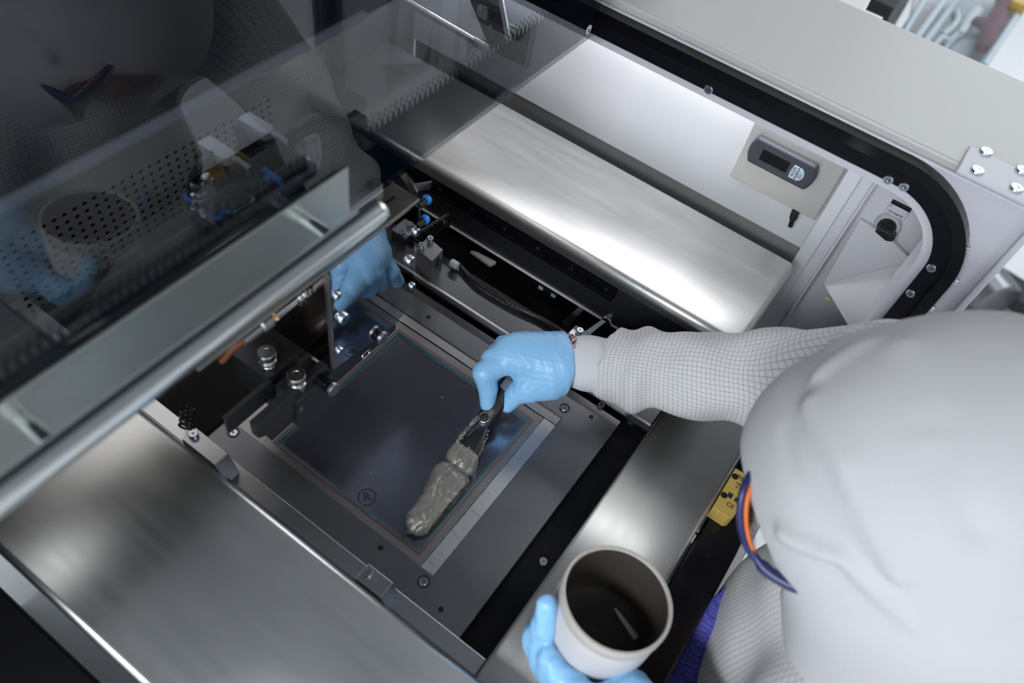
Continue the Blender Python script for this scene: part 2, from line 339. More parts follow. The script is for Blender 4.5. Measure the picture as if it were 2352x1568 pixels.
# folded cover below the switch
A, B, Cc = at(1890, 650, Y=.975), at(2096, 602, Y=.985), at(1962, 772, Y=.93)
D1 = at(2040, 545, Y=.992); D0 = at(1975, 505, Y=.992)
Bx = B + (Cc - A) * .75
MB().prism([A, B, D1, D0], (0, .006, 0)).prism([A, Cc, Bx, B], (0, .006, 0)).build('folded_cover', 'white', hs, bevel=.0008)
q = at(1905, 690, Y=.96); MB().cyl(q, q + [-.008, 0, 0], .002).build('stud', 'brass', hs)
# deep corner beside the shelf: floor with a round brown-grey bin opening
box('corner_floor', (-.03, .72, -.14), (.115, 1.0, -.13), 'darkmetal', hs)
bc = at(1800, 790, z=-.10); MB().lathe([(.07, 0), (.075, .03), (.068, .03), (.06, .004)], (bc[0], bc[1], -.13), (0, 0, 1), 28).build('round_duct', 'bin', hs, smooth=40)
# bolted plate on the outside
pl = [at(2245, 328, Y=.8685), at(2218, 385, Y=.8685)]
x0 = pl[0][0]; z1 = .402
zb, zt = at(2218, 385, Y=.866)[2], at(2245, 328, Y=.866)[2]; xl = at(2230, 356, Y=.866)[0]
bp = thing('bolted_plate', 'grey steel plate with round screws bolted to the cream machine top', 'plate')
def top(px, py): return at(px, py, z=.388)
P0, P1 = top(2243, 328), top(2217, 384)
v = P1 - P0; u = np.array([1, 0, 0.]); c0, c1 = P0, np.array([P0[0], P1[1], .388])
box('plate', (P0[0] - .004, P1[1], .3772), (P0[0] + .19, P0[1], .3832), 'lilac', bp, .0015)
for px, py in ((2270, 342), (2250, 385), (2353, 385), (2340, 426)): screw(bp, (*top(px, py)[:2], .3832), (0, 0, 1), .0072, h=.5)
# black rubber gasket
gk = thing('gasket', 'black rubber gasket curving round the pale side opening', 'gasket')
mb = MB(); arch_band(mb, -.0025, .019, .858, .868); mb.build('inner_band', 'rubber', gk, smooth=35)
mb = MB(); arch_band(mb, .019, .033, .852, .869); mb.build('outer_band', 'blackgloss', gk, smooth=35)
for px, py in ((1628, 205), (2041, 412), (2077, 428), (2140, 615), (2092, 673)): screw(gk, at(px, py, Y=.8578), (0, -1, 0), .0058, h=.5)
for px, py, nx, nz in ((2214, 567, 1, .15), (2188, 641, 1, 0), (2134, 703, 1, 0)):
    p = at(px, py, Y=.864); screw(gk, p, (nx, 0, nz), .0048, h=1.6, m='zinc')

# thermostat on its steel plate
th = thing('thermostat', 'charcoal thermostat with dark display and pale keys on a steel wall plate', 'thermostat')
box('mounting_plate', (-.169, .984, .1445), (-.032, .9995, .262), 'plate', th, .0008)
def tp(px, py): return at(px, py, Y=.9835)
def rounded(cs, n=6, bulge=None):
    return cs
tl, tr, br, bl = tp(1746, 304), tp(1888, 372), tp(1852, 430), tp(1719, 362)
def arcpts(p, q, sag, n=7):
    p, q = np.array(p), np.array(q); m_ = q - p; nrm = np.array([m_[2], 0, -m_[0]]); nrm /= np.linalg.norm(nrm)
    return [p + m_ * t + nrm * sag * 4 * t * (1 - t) for t in np.linspace(0, 1, n)]
zt_, zb_ = tl[2] - .001, bl[2] + .001
lx, rx = bl[0], tr[0]
out = arcpts((lx + .002, .9838, zb_), (lx + .002, .9838, zt_), -.006) + arcpts((rx - .002, .9838, zt_), (rx - .002, .9838, zb_), -.006)
MB().prism(out, (0, -.012, 0)).build('case', 'thermo', th, bevel=.003)
W = rx - lx; H = zt_ - zb_; fy = .9718
box('display', (lx + W * .17, fy - .0006, zb_ + H * .30), (lx + W * .62, fy + .002, zb_ + H * .72), 'screen', th, .0004)
kz0, kz1, kx = zb_ + H * .22, zb_ + H * .72, lx + W * .67; kw = W * .10
def key(poly): return MB().prism([(x, fy + .001, z) for x, z in poly], (0, -.002, 0)).build('key', 'key', th, bevel=.0004)
zm = (kz0 + kz1) / 2
k1 = key([(kx, zm + .0005), (kx + kw, zm + .0005), (kx + kw, kz1), (kx + .002, kz1)]); k2 = key([(kx + .001, kz0), (kx + kw, kz0), (kx + kw, zm - .0005), (kx, zm - .0005)])
k3 = key([(kx + kw + .0012 + (kz1 - kz0) * .45 * math.sin(math.pi * t), zm - (kz1 - kz0) / 2 * math.cos(math.pi * t)) for t in np.linspace(0, 1, 9)])
text(k1, 'lettering', 'C', .0075, (kx + kw / 2, fy - .0012, (zm + kz1) / 2), (1, 0, 0), (0, 0, 1), 'ink')
text(k2, 'lettering', 'F', .0075, (kx + kw / 2, fy - .0012, (zm + kz0) / 2), (1, 0, 0), (0, 0, 1), 'ink')
bx, bz = kx + kw + .005, zm - .001
MB().tube([(bx + .0024 * math.sin(t), fy - .0012, bz + .0024 * math.cos(t)) for t in np.linspace(-2.4, 2.4, 12)], .0003, 6).box((bx - .003, fy - .0014, bz - .0026), (bx + .003, fy - .0009, bz - .0020)).build('bell_symbol', 'ink', k3)
pb = at(1828, 484, Y=.985); pe = at(1815, 520, Y=.985)
tp_ = thing('temperature_probe', 'short black probe hanging below the thermostat plate', 'probe')
MB().cyl(pb, pb + (pe - pb) * .5, .0058).build('sleeve', 'knob', tp_, smooth=40); MB().cyl(pb + (pe - pb) * .45, pe, .0036).build('tip', 'knob', tp_, smooth=40)

# rotary switch with its label
sw = thing('rotary_switch', 'black rotary switch on a pale ring beneath a printed label', 'switch')
sc = at(2040, 515, Y=.998); e = at(2010, 515, Y=.998); rr = abs(np.linalg.norm(sc - e)) * 1.02
MB().lathe([(rr * 1.02, 0), (rr * 1.02, .004), (rr * .92, .007), (rr * .7, .007)], (sc[0], .9995, sc[2]), (0, -1, 0), 32).build('ring', 'ringgrey', sw, smooth=40)
kb = MB().lathe([(rr * .72, .004), (rr * .72, .012), (rr * .62, .015)], (sc[0], .9995, sc[2]), (0, -1, 0), 28).build('knob', 'knob', sw, smooth=40)
tip = at(2040, 542, Y=.975); d_ = np.array([tip[0] - sc[0], 0, tip[2] - sc[2]]); d_ /= np.linalg.norm(d_); n_ = np.array([d_[2], 0, -d_[0]])
c_ = np.array([sc[0], .986, sc[2]]); L = rr * .95
MB().prism([c_ - d_ * L * .6 + n_ * .004, c_ + d_ * L * .55 + n_ * .007, c_ + d_ * L + n_ * .003, c_ + d_ * L - n_ * .003, c_ + d_ * L * .55 - n_ * .007, c_ - d_ * L * .6 - n_ * .004], (0, -.014, 0)).build('grip', 'knob', kb, bevel=.0015)
lc = at(2062, 484, Y=.996)
hw, hh = .0135, .0085
lp = box('label_holder', (lc[0] - hw, .9935, lc[2] - hh), (lc[0] + hw, .9998, lc[2] + hh), 'label', sw, .0008)
box('holder_slot', (lc[0] - hw, .9925, lc[2] + hh * .92), (lc[0] + hw, .9998, lc[2] + hh * 1.22), 'rubber', sw)
text(lp, 'lettering', 'Klimagerät', .0047, (lc[0], .9932, lc[2] - .0036), (1, 0, 0), (0, 0, 1), 'ink')
text(lp, 'lettering', '0', .0045, (lc[0] - hw * .8, .9932, lc[2] + .004), (1, 0, 0), (0, 0, 1), 'ink'); text(lp, 'lettering', '1', .0045, (lc[0] + hw * .8, .9932, lc[2] + .004), (1, 0, 0), (0, 0, 1), 'ink')

# ------------------------------------------------------------------ shelf, left panel, tray
def folded(name, x0, x1, y0, y1, z, r, m, parent, drop=.03, sides=('y0',), t=.0025, rs=None):
    """a sheet top with rounded-over edges that turn down"""
    rs = rs or r; n = 5; nx = {}
    def prof(a0, a1, lo, hi, c):                       # 1-D profile: list of (coordinate, height)
        p = []
        if lo: p += [(a0, z - drop)] + [(a0 + r - r * math.cos(math.pi / 2 * k / n), z - r + r * math.sin(math.pi / 2 * k / n)) for k in range(n + 1)]
        else: p += [(a0, z)]
        if hi: p += [(a1 - r + r * math.sin(math.pi / 2 * k / n), z - r + r * math.cos(math.pi / 2 * k / n)) for k in range(n + 1)] + [(a1, z - drop)]
        else: p += [(a1, z)]
        return p
    py = prof(y0, y1, 'y0' in sides, 'y1' in sides, 0); px = prof(x0, x1, 'x0' in sides, 'x1' in sides, 0)
    mb = MB(); V = []; F = []
    for (x, zx) in px:
        for (y, zy) in py: V.append((x, y, min(zx, zy)))
    k = len(py)
    for i in range(len(px) - 1):
        for j in range(k - 1): F.append((i * k + j, (i + 1) * k + j, (i + 1) * k + j + 1, i * k + j + 1))
    mb.add(V, F); o = mb.build(name, m, parent, smooth=50); s_ = o.modifiers.new('thick', 'SOLIDIFY'); s_.thickness = t; s_.offset = -1; return o
sh = thing('steel_shelf', 'long brushed steel shelf below the wall with the thermostat', 'shelf')
folded('top_sheet', -.785, -.020, .735, .932, .10, .010, 'steel', sh, drop=.024, sides=('y0', 'x1'))
# the panel beneath it, with a black guide rail
sp = thing('shelf_support_panel', 'dark steel upright panel with black rail under the shelf', 'panel')
box('upright', (-.785, .7505, -.012), (-.06, .756, .074), 'ledge', sp)
box('lower_fold', (-.785, .7475, -.0135), (-.06, .756, -.0115), 'edge', sp)
rl = MB().box((-.785, .742, .043), (-.205, .7505, .063)).box((-.785, .7455, .032), (-.208, .7505, .041)).build('guide_rail', 'blackgloss', sp, bevel=.002)
for k in range(6):
    p = at(*[(1010, 425), (1085, 475), (1160, 519), (1236, 565), (1313, 613), (1392, 661)][k], Y=.7418); screw(sp, (p[0], .742, .054), (0, -1, 0), .0034, m='black', h=.4)
screw(sp, at(1396, 733, Y=.7505), (0, -1, 0), .0085, h=.9)

lp_ = thing('cover_panel', 'wide brushed steel cover panel in front of the printing well', 'panel')
folded('top_sheet', -1.0, .06, .019, .200, .10, .007, 'steel_p', lp_, drop=.03, sides=('y0', 'y1'))
ty = thing('front_tray', 'brushed steel tray plate under the jar beside the black gap', 'tray')
folded('tray_sheet', -.057, .052, .04, .70, .06, .005, 'steel_y', ty, drop=.055, sides=('x0', 'x1'))
# black beam and lower front of the machine
fb = thing('front_beam', 'glossy black beam running along the outer edge of the tray', 'beam')
box('beam', (.056, -.3, -.03), (.105, .86, .030), 'blackgloss', fb, .004)
for px, py in ((1662, 1170), (1650, 1185), (1625, 1272), (1600, 1225)): screw(fb, (*at(px, py, z=.03)[:2], .030), (0, 0, 1), .0022, m='black', h=.3)
mt = ff = hs
box('front_sheet', (.105, -.3, FLOOR), (.132, .86, -.10), 'steel_y', ff, .003)
box('plinth', (-.78, .62, FLOOR), (.10, .70, -.32), 'lilac', mt)
# safety switch
ss = thing('safety_switch', 'yellow safety switch with printed label at the edge of the tray', 'switch')
x0_, x1_, y0_, y1_ = .0535, .0795, .533, .600
bs = MB().prism([(x0_, y0_, .030), (x1_ - .004, y0_, .030), (x1_, y0_ + .004, .030), (x1_, y1_, .030), (x0_, y1_, .030)], (0, 0, .024)).build('switch_case', 'brass', ss, bevel=.001)
for yy in (.556, .588): MB().lathe([(.0042, 0), (.0042, .0005)], (x0_ + .0045, yy, .0538), (0, 0, 1), 16).build('mounting_hole', 'hollow', ss)
xd, yd = (-.0, 1, 0), (-1, 0, 0)
text(ss, 'lettering', 'PILZ', .0085, (x1_ - .012, .590, .0543), (1, 0, 0), (0, 1, 0), 'ink'); text(ss, 'lettering', 'PSEN 1.1', .0035, (x1_ - .010, .581, .0543), (1, 0, 0), (0, 1, 0), 'ink')
text(ss, 'lettering', '24 V DC', .003, (x1_ - .010, .576, .0543), (1, 0, 0), (0, 1, 0), 'ink'); text(ss, 'lettering', 'CE', .008, (x1_ - .010, .548, .0543), (1, 0, 0), (0, 1, 0), 'ink')
MB().box((x1_ - .0185, .557, .0541), (x1_ - .0125, .564, .0544)).build('approval_mark', 'ink', ss); MB().box((x1_ - .009, .557, .0541), (x1_ - .003, .563, .0544)).build('approval_mark', 'ink', ss)

# ------------------------------------------------------------------ printing table and stencil
tb = thing('printing_table', 'dark grey machined table plate around the stencil', 'table plate')
PX0, PX1, PY0, PY1 = -.50, -.162, .284, .557
def rect(x0, x1, y0, y1, z): return [(x0, y0, z), (x1, y0, z), (x1, y1, z), (x0, y1, z)]
MB().ring(rect(-.56, -.098, .244, .602, -.012), rect(PX0, PX1, PY0, PY1, -.012), (0, 0, .012)).build('table_plate', 'table', tb)
box('pocket_floor', (PX0, PY0, -.016), (PX1, PY1, -.009), 'frame', tb)
box('milled_strip', (-.181, PY0, -.009), (-.1625, .541, -.002), 'milled', tb, .0006)
box('milled_strip', (-.47, .5425, -.009), (-.163, .5565, -.002), 'milled_x', tb, .0006)
for px, py in ((973, 1335), (536, 993), (1297, 937)):
    p = at(px, py, z=0); MB().lathe([(.0072, -.003), (.0072, .0006), (.0062, .0006), (.0062, -.003)], (p[0], p[1], 0), (0, 0, 1), 20).build('counterbore', 'hollow', tb); screw(tb, (p[0], p[1], -.0005), (0, 0, 1), .0052, h=.35)
for px, py in ((874, 1258), (1013, 1399), (1358, 957), (984, 728)):
    p = at(px, py, z=0); MB().lathe([(.0032, -.002), (.0032, .0004)], (p[0], p[1], 0), (0, 0, 1), 16).build('drilled_hole', 'hollow', tb)
p = at(1380, 932, z=0); screw(tb, p, (0, 0, 1), .005, m='darkmetal')
box('shade_extension', (-.785, .244, -.012), (-.5605, .602, -.001), 'void', tb)  # far part of the table coloured black for the shadow under the hood
# stencil
st = thing('stencil', 'shiny dark stencil foil with teal and red bordered edge in the table pocket', 'stencil')
SX0, SX1, SY0, SY1 = -.43, -.1815, .2845, .541
MB().ring(rect(SX0, SX1, SY0, SY1, -.009), rect(-.417, -.194, .2975, .5265, -.009), (0, 0, .006)).build('stencil_frame', 'frame', st, bevel=.0008)
box('foil', (-.4175, .297, -.009), (-.1935, .527, -.0065), 'foil', st)
def border(o0, o1, z, m, nm):
    r0 = rect(-.417 + o0, -.194 - o0, .2975 + o0, .5265 - o0, z); r1 = rect(-.417 + o1, -.194 - o1, .2975 + o1, .5265 - o1, z); MB().ring(r0, r1, (0, 0, .0006)).build(nm, m, st)
border(-.0035, -.0015, -.0031, 'red', 'red_line'); border(-.0012, .0008, -.0034, 'teal', 'teal_line'); border(.0008, .0026, -.0066, 'teal', 'teal_line'); border(.0036, .0042, -.0066, 'frame', 'scribed_line')
for px, py in ((1020, 953), (843, 1141)):
    p = at(px, py, z=-.0062); r = .0105
    mk = MB().tube([(p[0] + r * math.cos(t), p[1] + r * math.sin(t), -.0064) for t in np.linspace(0, 2 * math.pi, 33)], .0007, 6).build('registered_mark', 'ink', st)
    text(mk, 'lettering', 'R', .0165, (p[0], p[1], -.0062), (.62, .78, 0), (-.78, .62, 0), 'ink')
for px, py in ((1016, 912), (850, 1086)):
    p = at(px, py, z=-.0063); MB().lathe([(.0016, -.001), (.0016, .0004)], p, (0, 0, 1), 10).build('fiducial_dot', 'frame', st)
# side rails of the well
rk = thing('side_rail', 'pale milled rail between the cover panel and the stencil table', 'rail')
box('rail_bar', (-.785, .222, -.012), (-.060, .2425, .018), 'alu', rk, .0008)
box('rail_lip', (-.785, .200, -.012), (-.060, .2215, .024), 'table', rk)
for pxs, lab in (((452, 993, 500, 1052), 'grey clamp block on the side rail near the handle end'), ((850, 1308, 895, 1334), 'grey clamp block on the side rail near the table corner screw')):
    cb = thing('clamp_block', lab, 'clamp', 'clamp blocks on the side rail')
    a, b = at(pxs[0], pxs[1], z=.05), at(pxs[2], pxs[3], z=.05); xa, xb = a[0] - .006, b[0] + .004; yc = .225
    MB().prism([(xa, yc - .009, .050), (xb, yc - .009, .050), (xb + .012, yc - .009, .018), (xa, yc - .009, .018)], (0, .020, 0)).build('block', 'alu', cb, bevel=.0008)
    screw(cb, (a[0] + .001, yc + .002, .050), (0, 0, 1), .0055, h=1.3)
p = at(838, 1320, z=.02); MB().tube([(p[0], .216, .026), (p[0] + .008, .217, .03)], [.0015, .0024], 8).build('spring_pin', 'chrome', rk)
for x in (-.515, -.51):
    pass
# black channel between the table and the tray
ch = thing('channel', 'black deep channel between the table and the tray', 'channel')
box('channel_floor', (-.098, .19, -.05), (-.055, .72, -.045), 'void', ch); box('channel_wall', (-.0985, .244, -.05), (-.0975, .60, -.012), 'void', ch)
box('inner_step', (-.0975, .19, -.045), (-.060, .70, -.020), 'void', ch)
screw(ch, at(1247, 1291, z=-.0198), (0, 0, 1), .0055); screw(ch, (-.089, .626, -.0198), (0, 0, 1), .0058, m='darkmetal')
# ledge on the far side of the well
lg = thing('side_ledge', 'dark grey ledge with cable on the far side of the well', 'ledge')
box('ledge_plate', (-.785, .6135, .006), (-.062, .668, .016), 'ledge', lg, .0006)
box('ledge_edge', (-.785, .609, .004), (-.062, .6134, .017), 'milled_x', lg, .0006)
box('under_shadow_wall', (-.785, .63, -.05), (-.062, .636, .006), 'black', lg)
box('well_floor', (-.785, .59, -.07), (-.06, .80, -.06), 'black', lg)
# machine inner black tub
box('tub_floor', (-.80, .20, -.09), (-.06, 1.0, -.075), 'hollow', mt); box('tub_back', (-.80, .80, -.08), (-.03, .805, .05), 'hollow', mt)
# ------------------------------------------------------------------ raised cover: pane, frit, metal strip and grab handle
GX = -.357; GK = .9395
def gy(y): return y * GK
def gz_(z): return .85 - (.85 - z) * GK
cv = thing('raised_cover', 'raised tinted glass cover with dark printed edge and polished grab handle', 'cover')
ZB = gz_(.330)
box('glass_pane', (GX - .005, -.45, ZB), (GX, gy(.851), 1.62), 'pane', cv, .0006)
box('printed_band', (GX - .0065, -.45, ZB), (GX - .0054, gy(.851), gz_(.398)), 'frit', cv)
mb = MB(); y = -.44; z = gz_(.398)
while y < .79:
    mb.prism([(GX - .0064, y, z), (GX - .0064, y + .0054, z), (GX - .0064, y + .0038, z + .009), (GX - .0064, y + .0017, z + .009)], (.0008, 0, 0))
    for a, b, c, d in ((.0045, .0058, .0095, .0135), (.0060, .0070, .0145, .0172)): mb.prism([(GX - .0064, y + a, z + c), (GX - .0064, y + b, z + c), (GX - .0064, y + b - .0002, z + d), (GX - .0064, y + a, z + d)], (.0008, 0, 0))
    y += .0073
tag(mb.build('halftone_edge', 'frit', cv), kind='stuff')
box('metal_strip', (GX + .0004, -.45, ZB + .0015), (GX + .003, gy(.3955), gz_(.390)), 'strip', cv, .0005)
p = at(1353, 69, X=GX + .001)
gm = MB().lathe([(.0058, 0), (.0058, .0004)], (GX + .0004, p[1], p[2]), (1, 0, 0), 24).build('glass_mark', 'label', cv)
text(gm, 'lettering', 'e', .009, (GX + .0011, p[1], p[2]), (0, 1, 0), (0, 0, 1), 'ink')
HX, HZ, HR = -.337 * GK, gz_(.3535) + .0135, .0108; he = gy(.402) - .007
MB().lathe([(HR * .7, 0), (HR * .95, .0025), (HR, .006), (HR, .82), (HR * .9, .826)], (HX, he, HZ), (0, -1, 0), 28).build('grab_handle', 'pole', cv, smooth=50)
for yy in (.338, .076, -.20): MB().cyl((GX + .003, gy(yy), HZ), (HX, gy(yy), HZ), .0064).build('standoff', 'pole', cv, smooth=40)
# dark inner hood panel with a pale lower edge
ip = thing('inner_hood_panel', 'dark grey panel with pale lower edge behind the tinted cover', 'panel')
box('panel_sheet', (-.445, -.45, .478), (-.43, .845, 1.62), 'panel', ip)
box('pale_edge', (-.43, -.45, .4785), (-.424, .475, .4845), 'edge', ip, .0006)
# perforated back wall
pw = thing('perforated_wall', 'perforated steel rear wall seen through the tinted cover', 'wall panel')
BX = -.785; PYp, PZp = .0141, .0124; NY, NZ = 31, 15; y1 = .6665; z1_ = .1235; y0 = y1 - NY * PYp; z0 = z1_ - NZ * PZp
mb = MB()
skip = set()
for i in range(NY):
    for j in range(NZ):
        ya, za = y0 + i * PYp, z0 + j * PZp; yc, zc = ya + PYp / 2, za + PZp / 2; r = .0035
        sq = [(BX, yc + PYp / 2 * sx, zc + PZp / 2 * sz) for sx, sz in ((1, 0), (1, 1), (0, 1), (-1, 1), (-1, 0), (-1, -1), (0, -1), (1, -1))]
        ho = [(BX, yc + r * math.cos(math.pi / 4 * k), zc + r * math.sin(math.pi / 4 * k)) for k in range(8)]; hb = [(BX - .002, q[1], q[2]) for q in ho]
        mb.add(sq + ho + hb, [(k, (k + 1) % 8, 8 + (k + 1) % 8, 8 + k) for k in range(8)] + [(8 + k, 8 + (k + 1) % 8, 16 + (k + 1) % 8, 16 + k) for k in range(8)])
mb.build('perforated_sheet', 'holed', pw)
mb = MB().box((BX - .002, .05, z1_), (BX, 1.0, .62)).box((BX - .002, y1, -.09), (BX, 1.0, z1_)).box((BX - .002, .05, -.09), (BX, y0, z1_)).box((BX - .002, y0, -.09), (BX, y1, z0)); mb.build('plain_sheet', 'holed', pw)
box('dark_backing', (BX - .06, y0 - .02, z0 - .02), (BX - .05, y1 + .02, z1_ + .02), 'hollow', pw)
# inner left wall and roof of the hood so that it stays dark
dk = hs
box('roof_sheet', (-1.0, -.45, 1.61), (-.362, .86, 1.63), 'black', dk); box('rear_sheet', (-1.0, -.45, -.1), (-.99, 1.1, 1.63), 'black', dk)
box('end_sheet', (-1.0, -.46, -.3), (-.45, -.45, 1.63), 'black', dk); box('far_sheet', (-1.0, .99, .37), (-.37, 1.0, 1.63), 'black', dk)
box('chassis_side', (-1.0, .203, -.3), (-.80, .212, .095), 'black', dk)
box('shade_sheet', (-.785, .205, .0005), (-.485, .50, .004), 'void', dk); box('bottom_sheet', (-1.0, -.45, -.12), (-.80, 1.0, -.10), 'black', dk)  # thin black sheet added over the table to stand in for the hood's shadow

# ------------------------------------------------------------------ print head
ph = thing('print_head', 'dark print head beam with mirror front plate, knobs and squeegee', 'print head')
fl = MB().box((-.402, .20, .2975), (-.3655, .487, .3005)).build('top_flange', 'olive', ph, bevel=.0008)
box('flange_lip', (-.4035, .20, .2975), (-.4005, .470, .3085), 'edge', ph)
box('flange_slot', (-.388, .405, .3003), (-.3845, .472, .3010), 'hollow', ph)
box('beam_body', (-.50, .352, .135), (-.370, .4865, .2972), 'blackgloss', ph)
box('beam_back', (-.52, .353, .136), (-.502, .56, .292), 'black', ph); box('beam_top', (-.52, .256, .286), (-.41, .352, .291), 'black', ph)
# mirror plate cut to its notched outline
out = [at(px, py, X=-.3655) for px, py in ((770, 846), (840, 796), (905, 746), (926, 725), (945, 700), (952, 672), (953, 645), (949, 615), (952, 560), (962, 500))]
out += [np.array([-.3655, .486, .297]), np.array([-.3655, .352, .297])]
pm = MB().prism([q - np.array([.004, 0, 0]) for q in out], (.004, 0, 0)).build('front_plate', 'mirror', ph, bevel=.0005)
box('plate_fold', (-.3695, .3500, .142), (-.3650, .3520, .297), 'olive', ph); box('end_face', (-.47, .3505, .142), (-.3698, .3518, .297), 'brownplate', ph)
for px, py, r in ((940, 597, .0062), (946, 656, .0045), (955, 531, .0048), (785, 728, .0070), (773, 678, .0048), (779, 804, .0046)): screw(ph, at(px, py, X=-.3655), (1, 0, 0), r, h=.9)
p = at(840, 813, X=-.3655); MB().tube([(p[0], p[1] + .007 * math.cos(t), p[2] + .0045 * math.sin(t)) for t in np.linspace(0, 2 * math.pi, 20)], .0012, 6).build('eyelet', 'chrome', ph, smooth=60)
# squeegee holder: two clamp blocks with knurled knobs, two pins, blade bar
bar = MB().prism([(-.385, .247, .142), (-.385, .476, .142), (-.385, .476, .120), (-.385, .466, .108), (-.385, .262, .108), (-.385, .247, .118)], (.010, 0, 0)).build('squeegee_bar', 'darkmetal', ph, bevel=.0006)
MB().prism([(-.413, .236, .136), (-.413, .30, .136), (-.413, .30, .108), (-.413, .236, .108)], (.006, 0, 0)).build('squeegee_back_bar', 'darkmetal', ph, bevel=.0006)
MB().prism([(-.3835, .255, .118), (-.3835, .47, .118), (-.3815, .47, .088), (-.3815, .264, .088)], (.004, 0, 0)).build('squeegee_blade', 'darkmetal', ph)
for kx, ky, yy0, yy1, xx0, xx1 in ((-.383, .313, .300, .352, -.405, -.3715), (-.4275, .314, .300, .345, -.470, -.4155)):
    bz = .129
    bl = MB().prism([(xx1, yy0, bz), (xx0, yy0, bz), (xx0, yy1, bz), (xx1 + .001, yy1, bz), (xx1 + .001, yy0 + .006, bz)], (0, 0, -.056)).build('clamp_block', 'darkmetal', ph, bevel=.0009)
    MB().lathe([(.0085, 0), (.0085, .006), (.0068, .008), (.0095, .010), (.0095, .0125), (.0068, .0145), (.0068, .0175), (.0100, .0195), (.0100, .0265), (.0092, .0275), (.0045, .0275), (.0042, .0272)], (kx, ky, bz), (0, 0, 1), 30).build('knob', 'alu', ph, smooth=40)
    box('latch', (xx1 + .001, yy0 - .001, bz - .016), (xx1 + .0035, yy0 + .004, bz - .009), 'alu', ph)
for px, py in ((767, 895), (890, 783)):
    p = at(px, py, X=-.352); MB().cyl((-.375, p[1], p[2]), (-.356 - (.006 if px > 800 else 0), p[1], p[2]), .0072).build('pin', 'blackgloss', ph, smooth=40); MB().cyl((-.356 - (.006 if px > 800 else 0), p[1], p[2]), (-.351 - (.006 if px > 800 else 0), p[1], p[2]), .0085).build('pin_head', 'alu', ph, smooth=40)
# inductive sensor on the end face of the beam
sn = thing('inductive_sensor', 'chrome cylindrical sensor with glowing amber dots near the handle', 'sensor')
p = at(696, 674, Y=.350)
MB().lathe([(.0090, 0), (.0090, .003), (.0062, .003), (.0062, .006), (.0086, .006), (.0086, .009), (.0062, .009), (.0062, .045)], p, (0, -1, 0), 22).build('barrel', 'chrome', sn, smooth=40)
MB().lathe([(.0080, .045), (.0080, .056), (.006, .058), (.006, .08)], p, (0, -1, 0), 18).build('plug', 'alu', sn, smooth=40)
for a_ in (.2, 1.2): MB().lathe([(.0018, 0), (.0015, .0016)], (p[0] + .0061 * math.sin(a_), p[1] - .041, p[2] + .0061 * math.cos(a_)), (math.sin(a_), 0, math.cos(a_)), 8).build('amber_light', 'amber', sn)
MB().tube([p + [0, -.078, 0], p + [-.003, -.09, -.004], p + [-.01, -.10, -.02]], .0040, 10).build('cable', 'copper', sn, smooth=60)
box('mount_tab', (p[0] - .012, p[1] - .004, p[2] + .012), (p[0] + .010, p[1] - .001, p[2] + .020), 'alu', sn)
# blue push-in fittings and cables at the far end of the head
for px, py in ((972, 465), (968, 510)):
    f_ = thing('push_fitting', 'small blue push-in fitting on the %s of the print head' % ('upper far corner' if py < 500 else 'lower far corner'), 'fitting', 'blue fittings on the print head')
    p = at(px, py, Y=.494); MB().cyl(p - [0, .007, 0], p + [0, .003, 0], .0042).build('body', 'knob', f_, smooth=40); MB().lathe([(.0052, 0), (.0056, .004), (.0045, .006), (.003, .006)], p + [0, .003, 0], (0, 1, 0), 14).build('collar', 'blue', f_, smooth=40)
hz = thing('head_cables', 'pair of black cables bending over the far end of the print head', 'cable')
for dx in (0, .008): MB().tube([at(918 + dx * 600, 395, z=.33), at(935 + dx * 500, 415, z=.325), at(950 + dx * 400, 440, z=.30), at(953 + dx * 300, 470, z=.26), at(950, 520, z=.2)], .0032, 8).build('cable', 'tube', hz, smooth=60)
MB().tube([at(905, 480, z=.286), at(945, 470, z=.285), at(963, 482, z=.27), at(965, 510, z=.24), at(962, 535, z=.22)], .001, 6).build('thin_wire', 'darkmetal', hz, smooth=60)
kb_ = thing('bent_bracket', 'small bent grey sheet bracket beyond the end of the print head', 'bracket')
b0, b1, b2, b3 = at(948, 424, Y=.70), at(990, 418, Y=.71), at(988, 434, Y=.71), at(952, 440, Y=.70); MB().prism([b0, b1, b2, b3], (0, .004, 0)).build('sheet', 'alu', kb_)
sp_ = thing('coiled_cable', 'black coiled cable lying between the print head and the ledge', 'cable')
c0, c1 = at(965, 545, z=.05), at(1028, 505, z=.05); ax = c1 - c0; pts = []
for t in np.linspace(0, 1, 160):
    a_ = t * 2 * math.pi * 10; pts.append(c0 + ax * t + np.array([.35 * .013 * math.cos(a_), .75 * .013 * math.cos(a_), .013 * math.sin(a_)]))
MB().tube(pts, .0016, 7).build('coil', 'tube', sp_, smooth=60)
c0, c1 = at(425, 985, z=.05), at(432, 935, z=.03); pts = []
s2 = thing('coiled_cable', 'black coiled cable in the dark corner under the grab handle', 'cable')
for t in np.linspace(0, 1, 90):
    a_ = t * 2 * math.pi * 5; pts.append(c0 + (c1 - c0) * t + np.array([.007 * math.cos(a_), .003 * math.cos(a_), .007 * math.sin(a_)]))
MB().tube(pts, .0014, 7).build('coil', 'tube', s2, smooth=60)
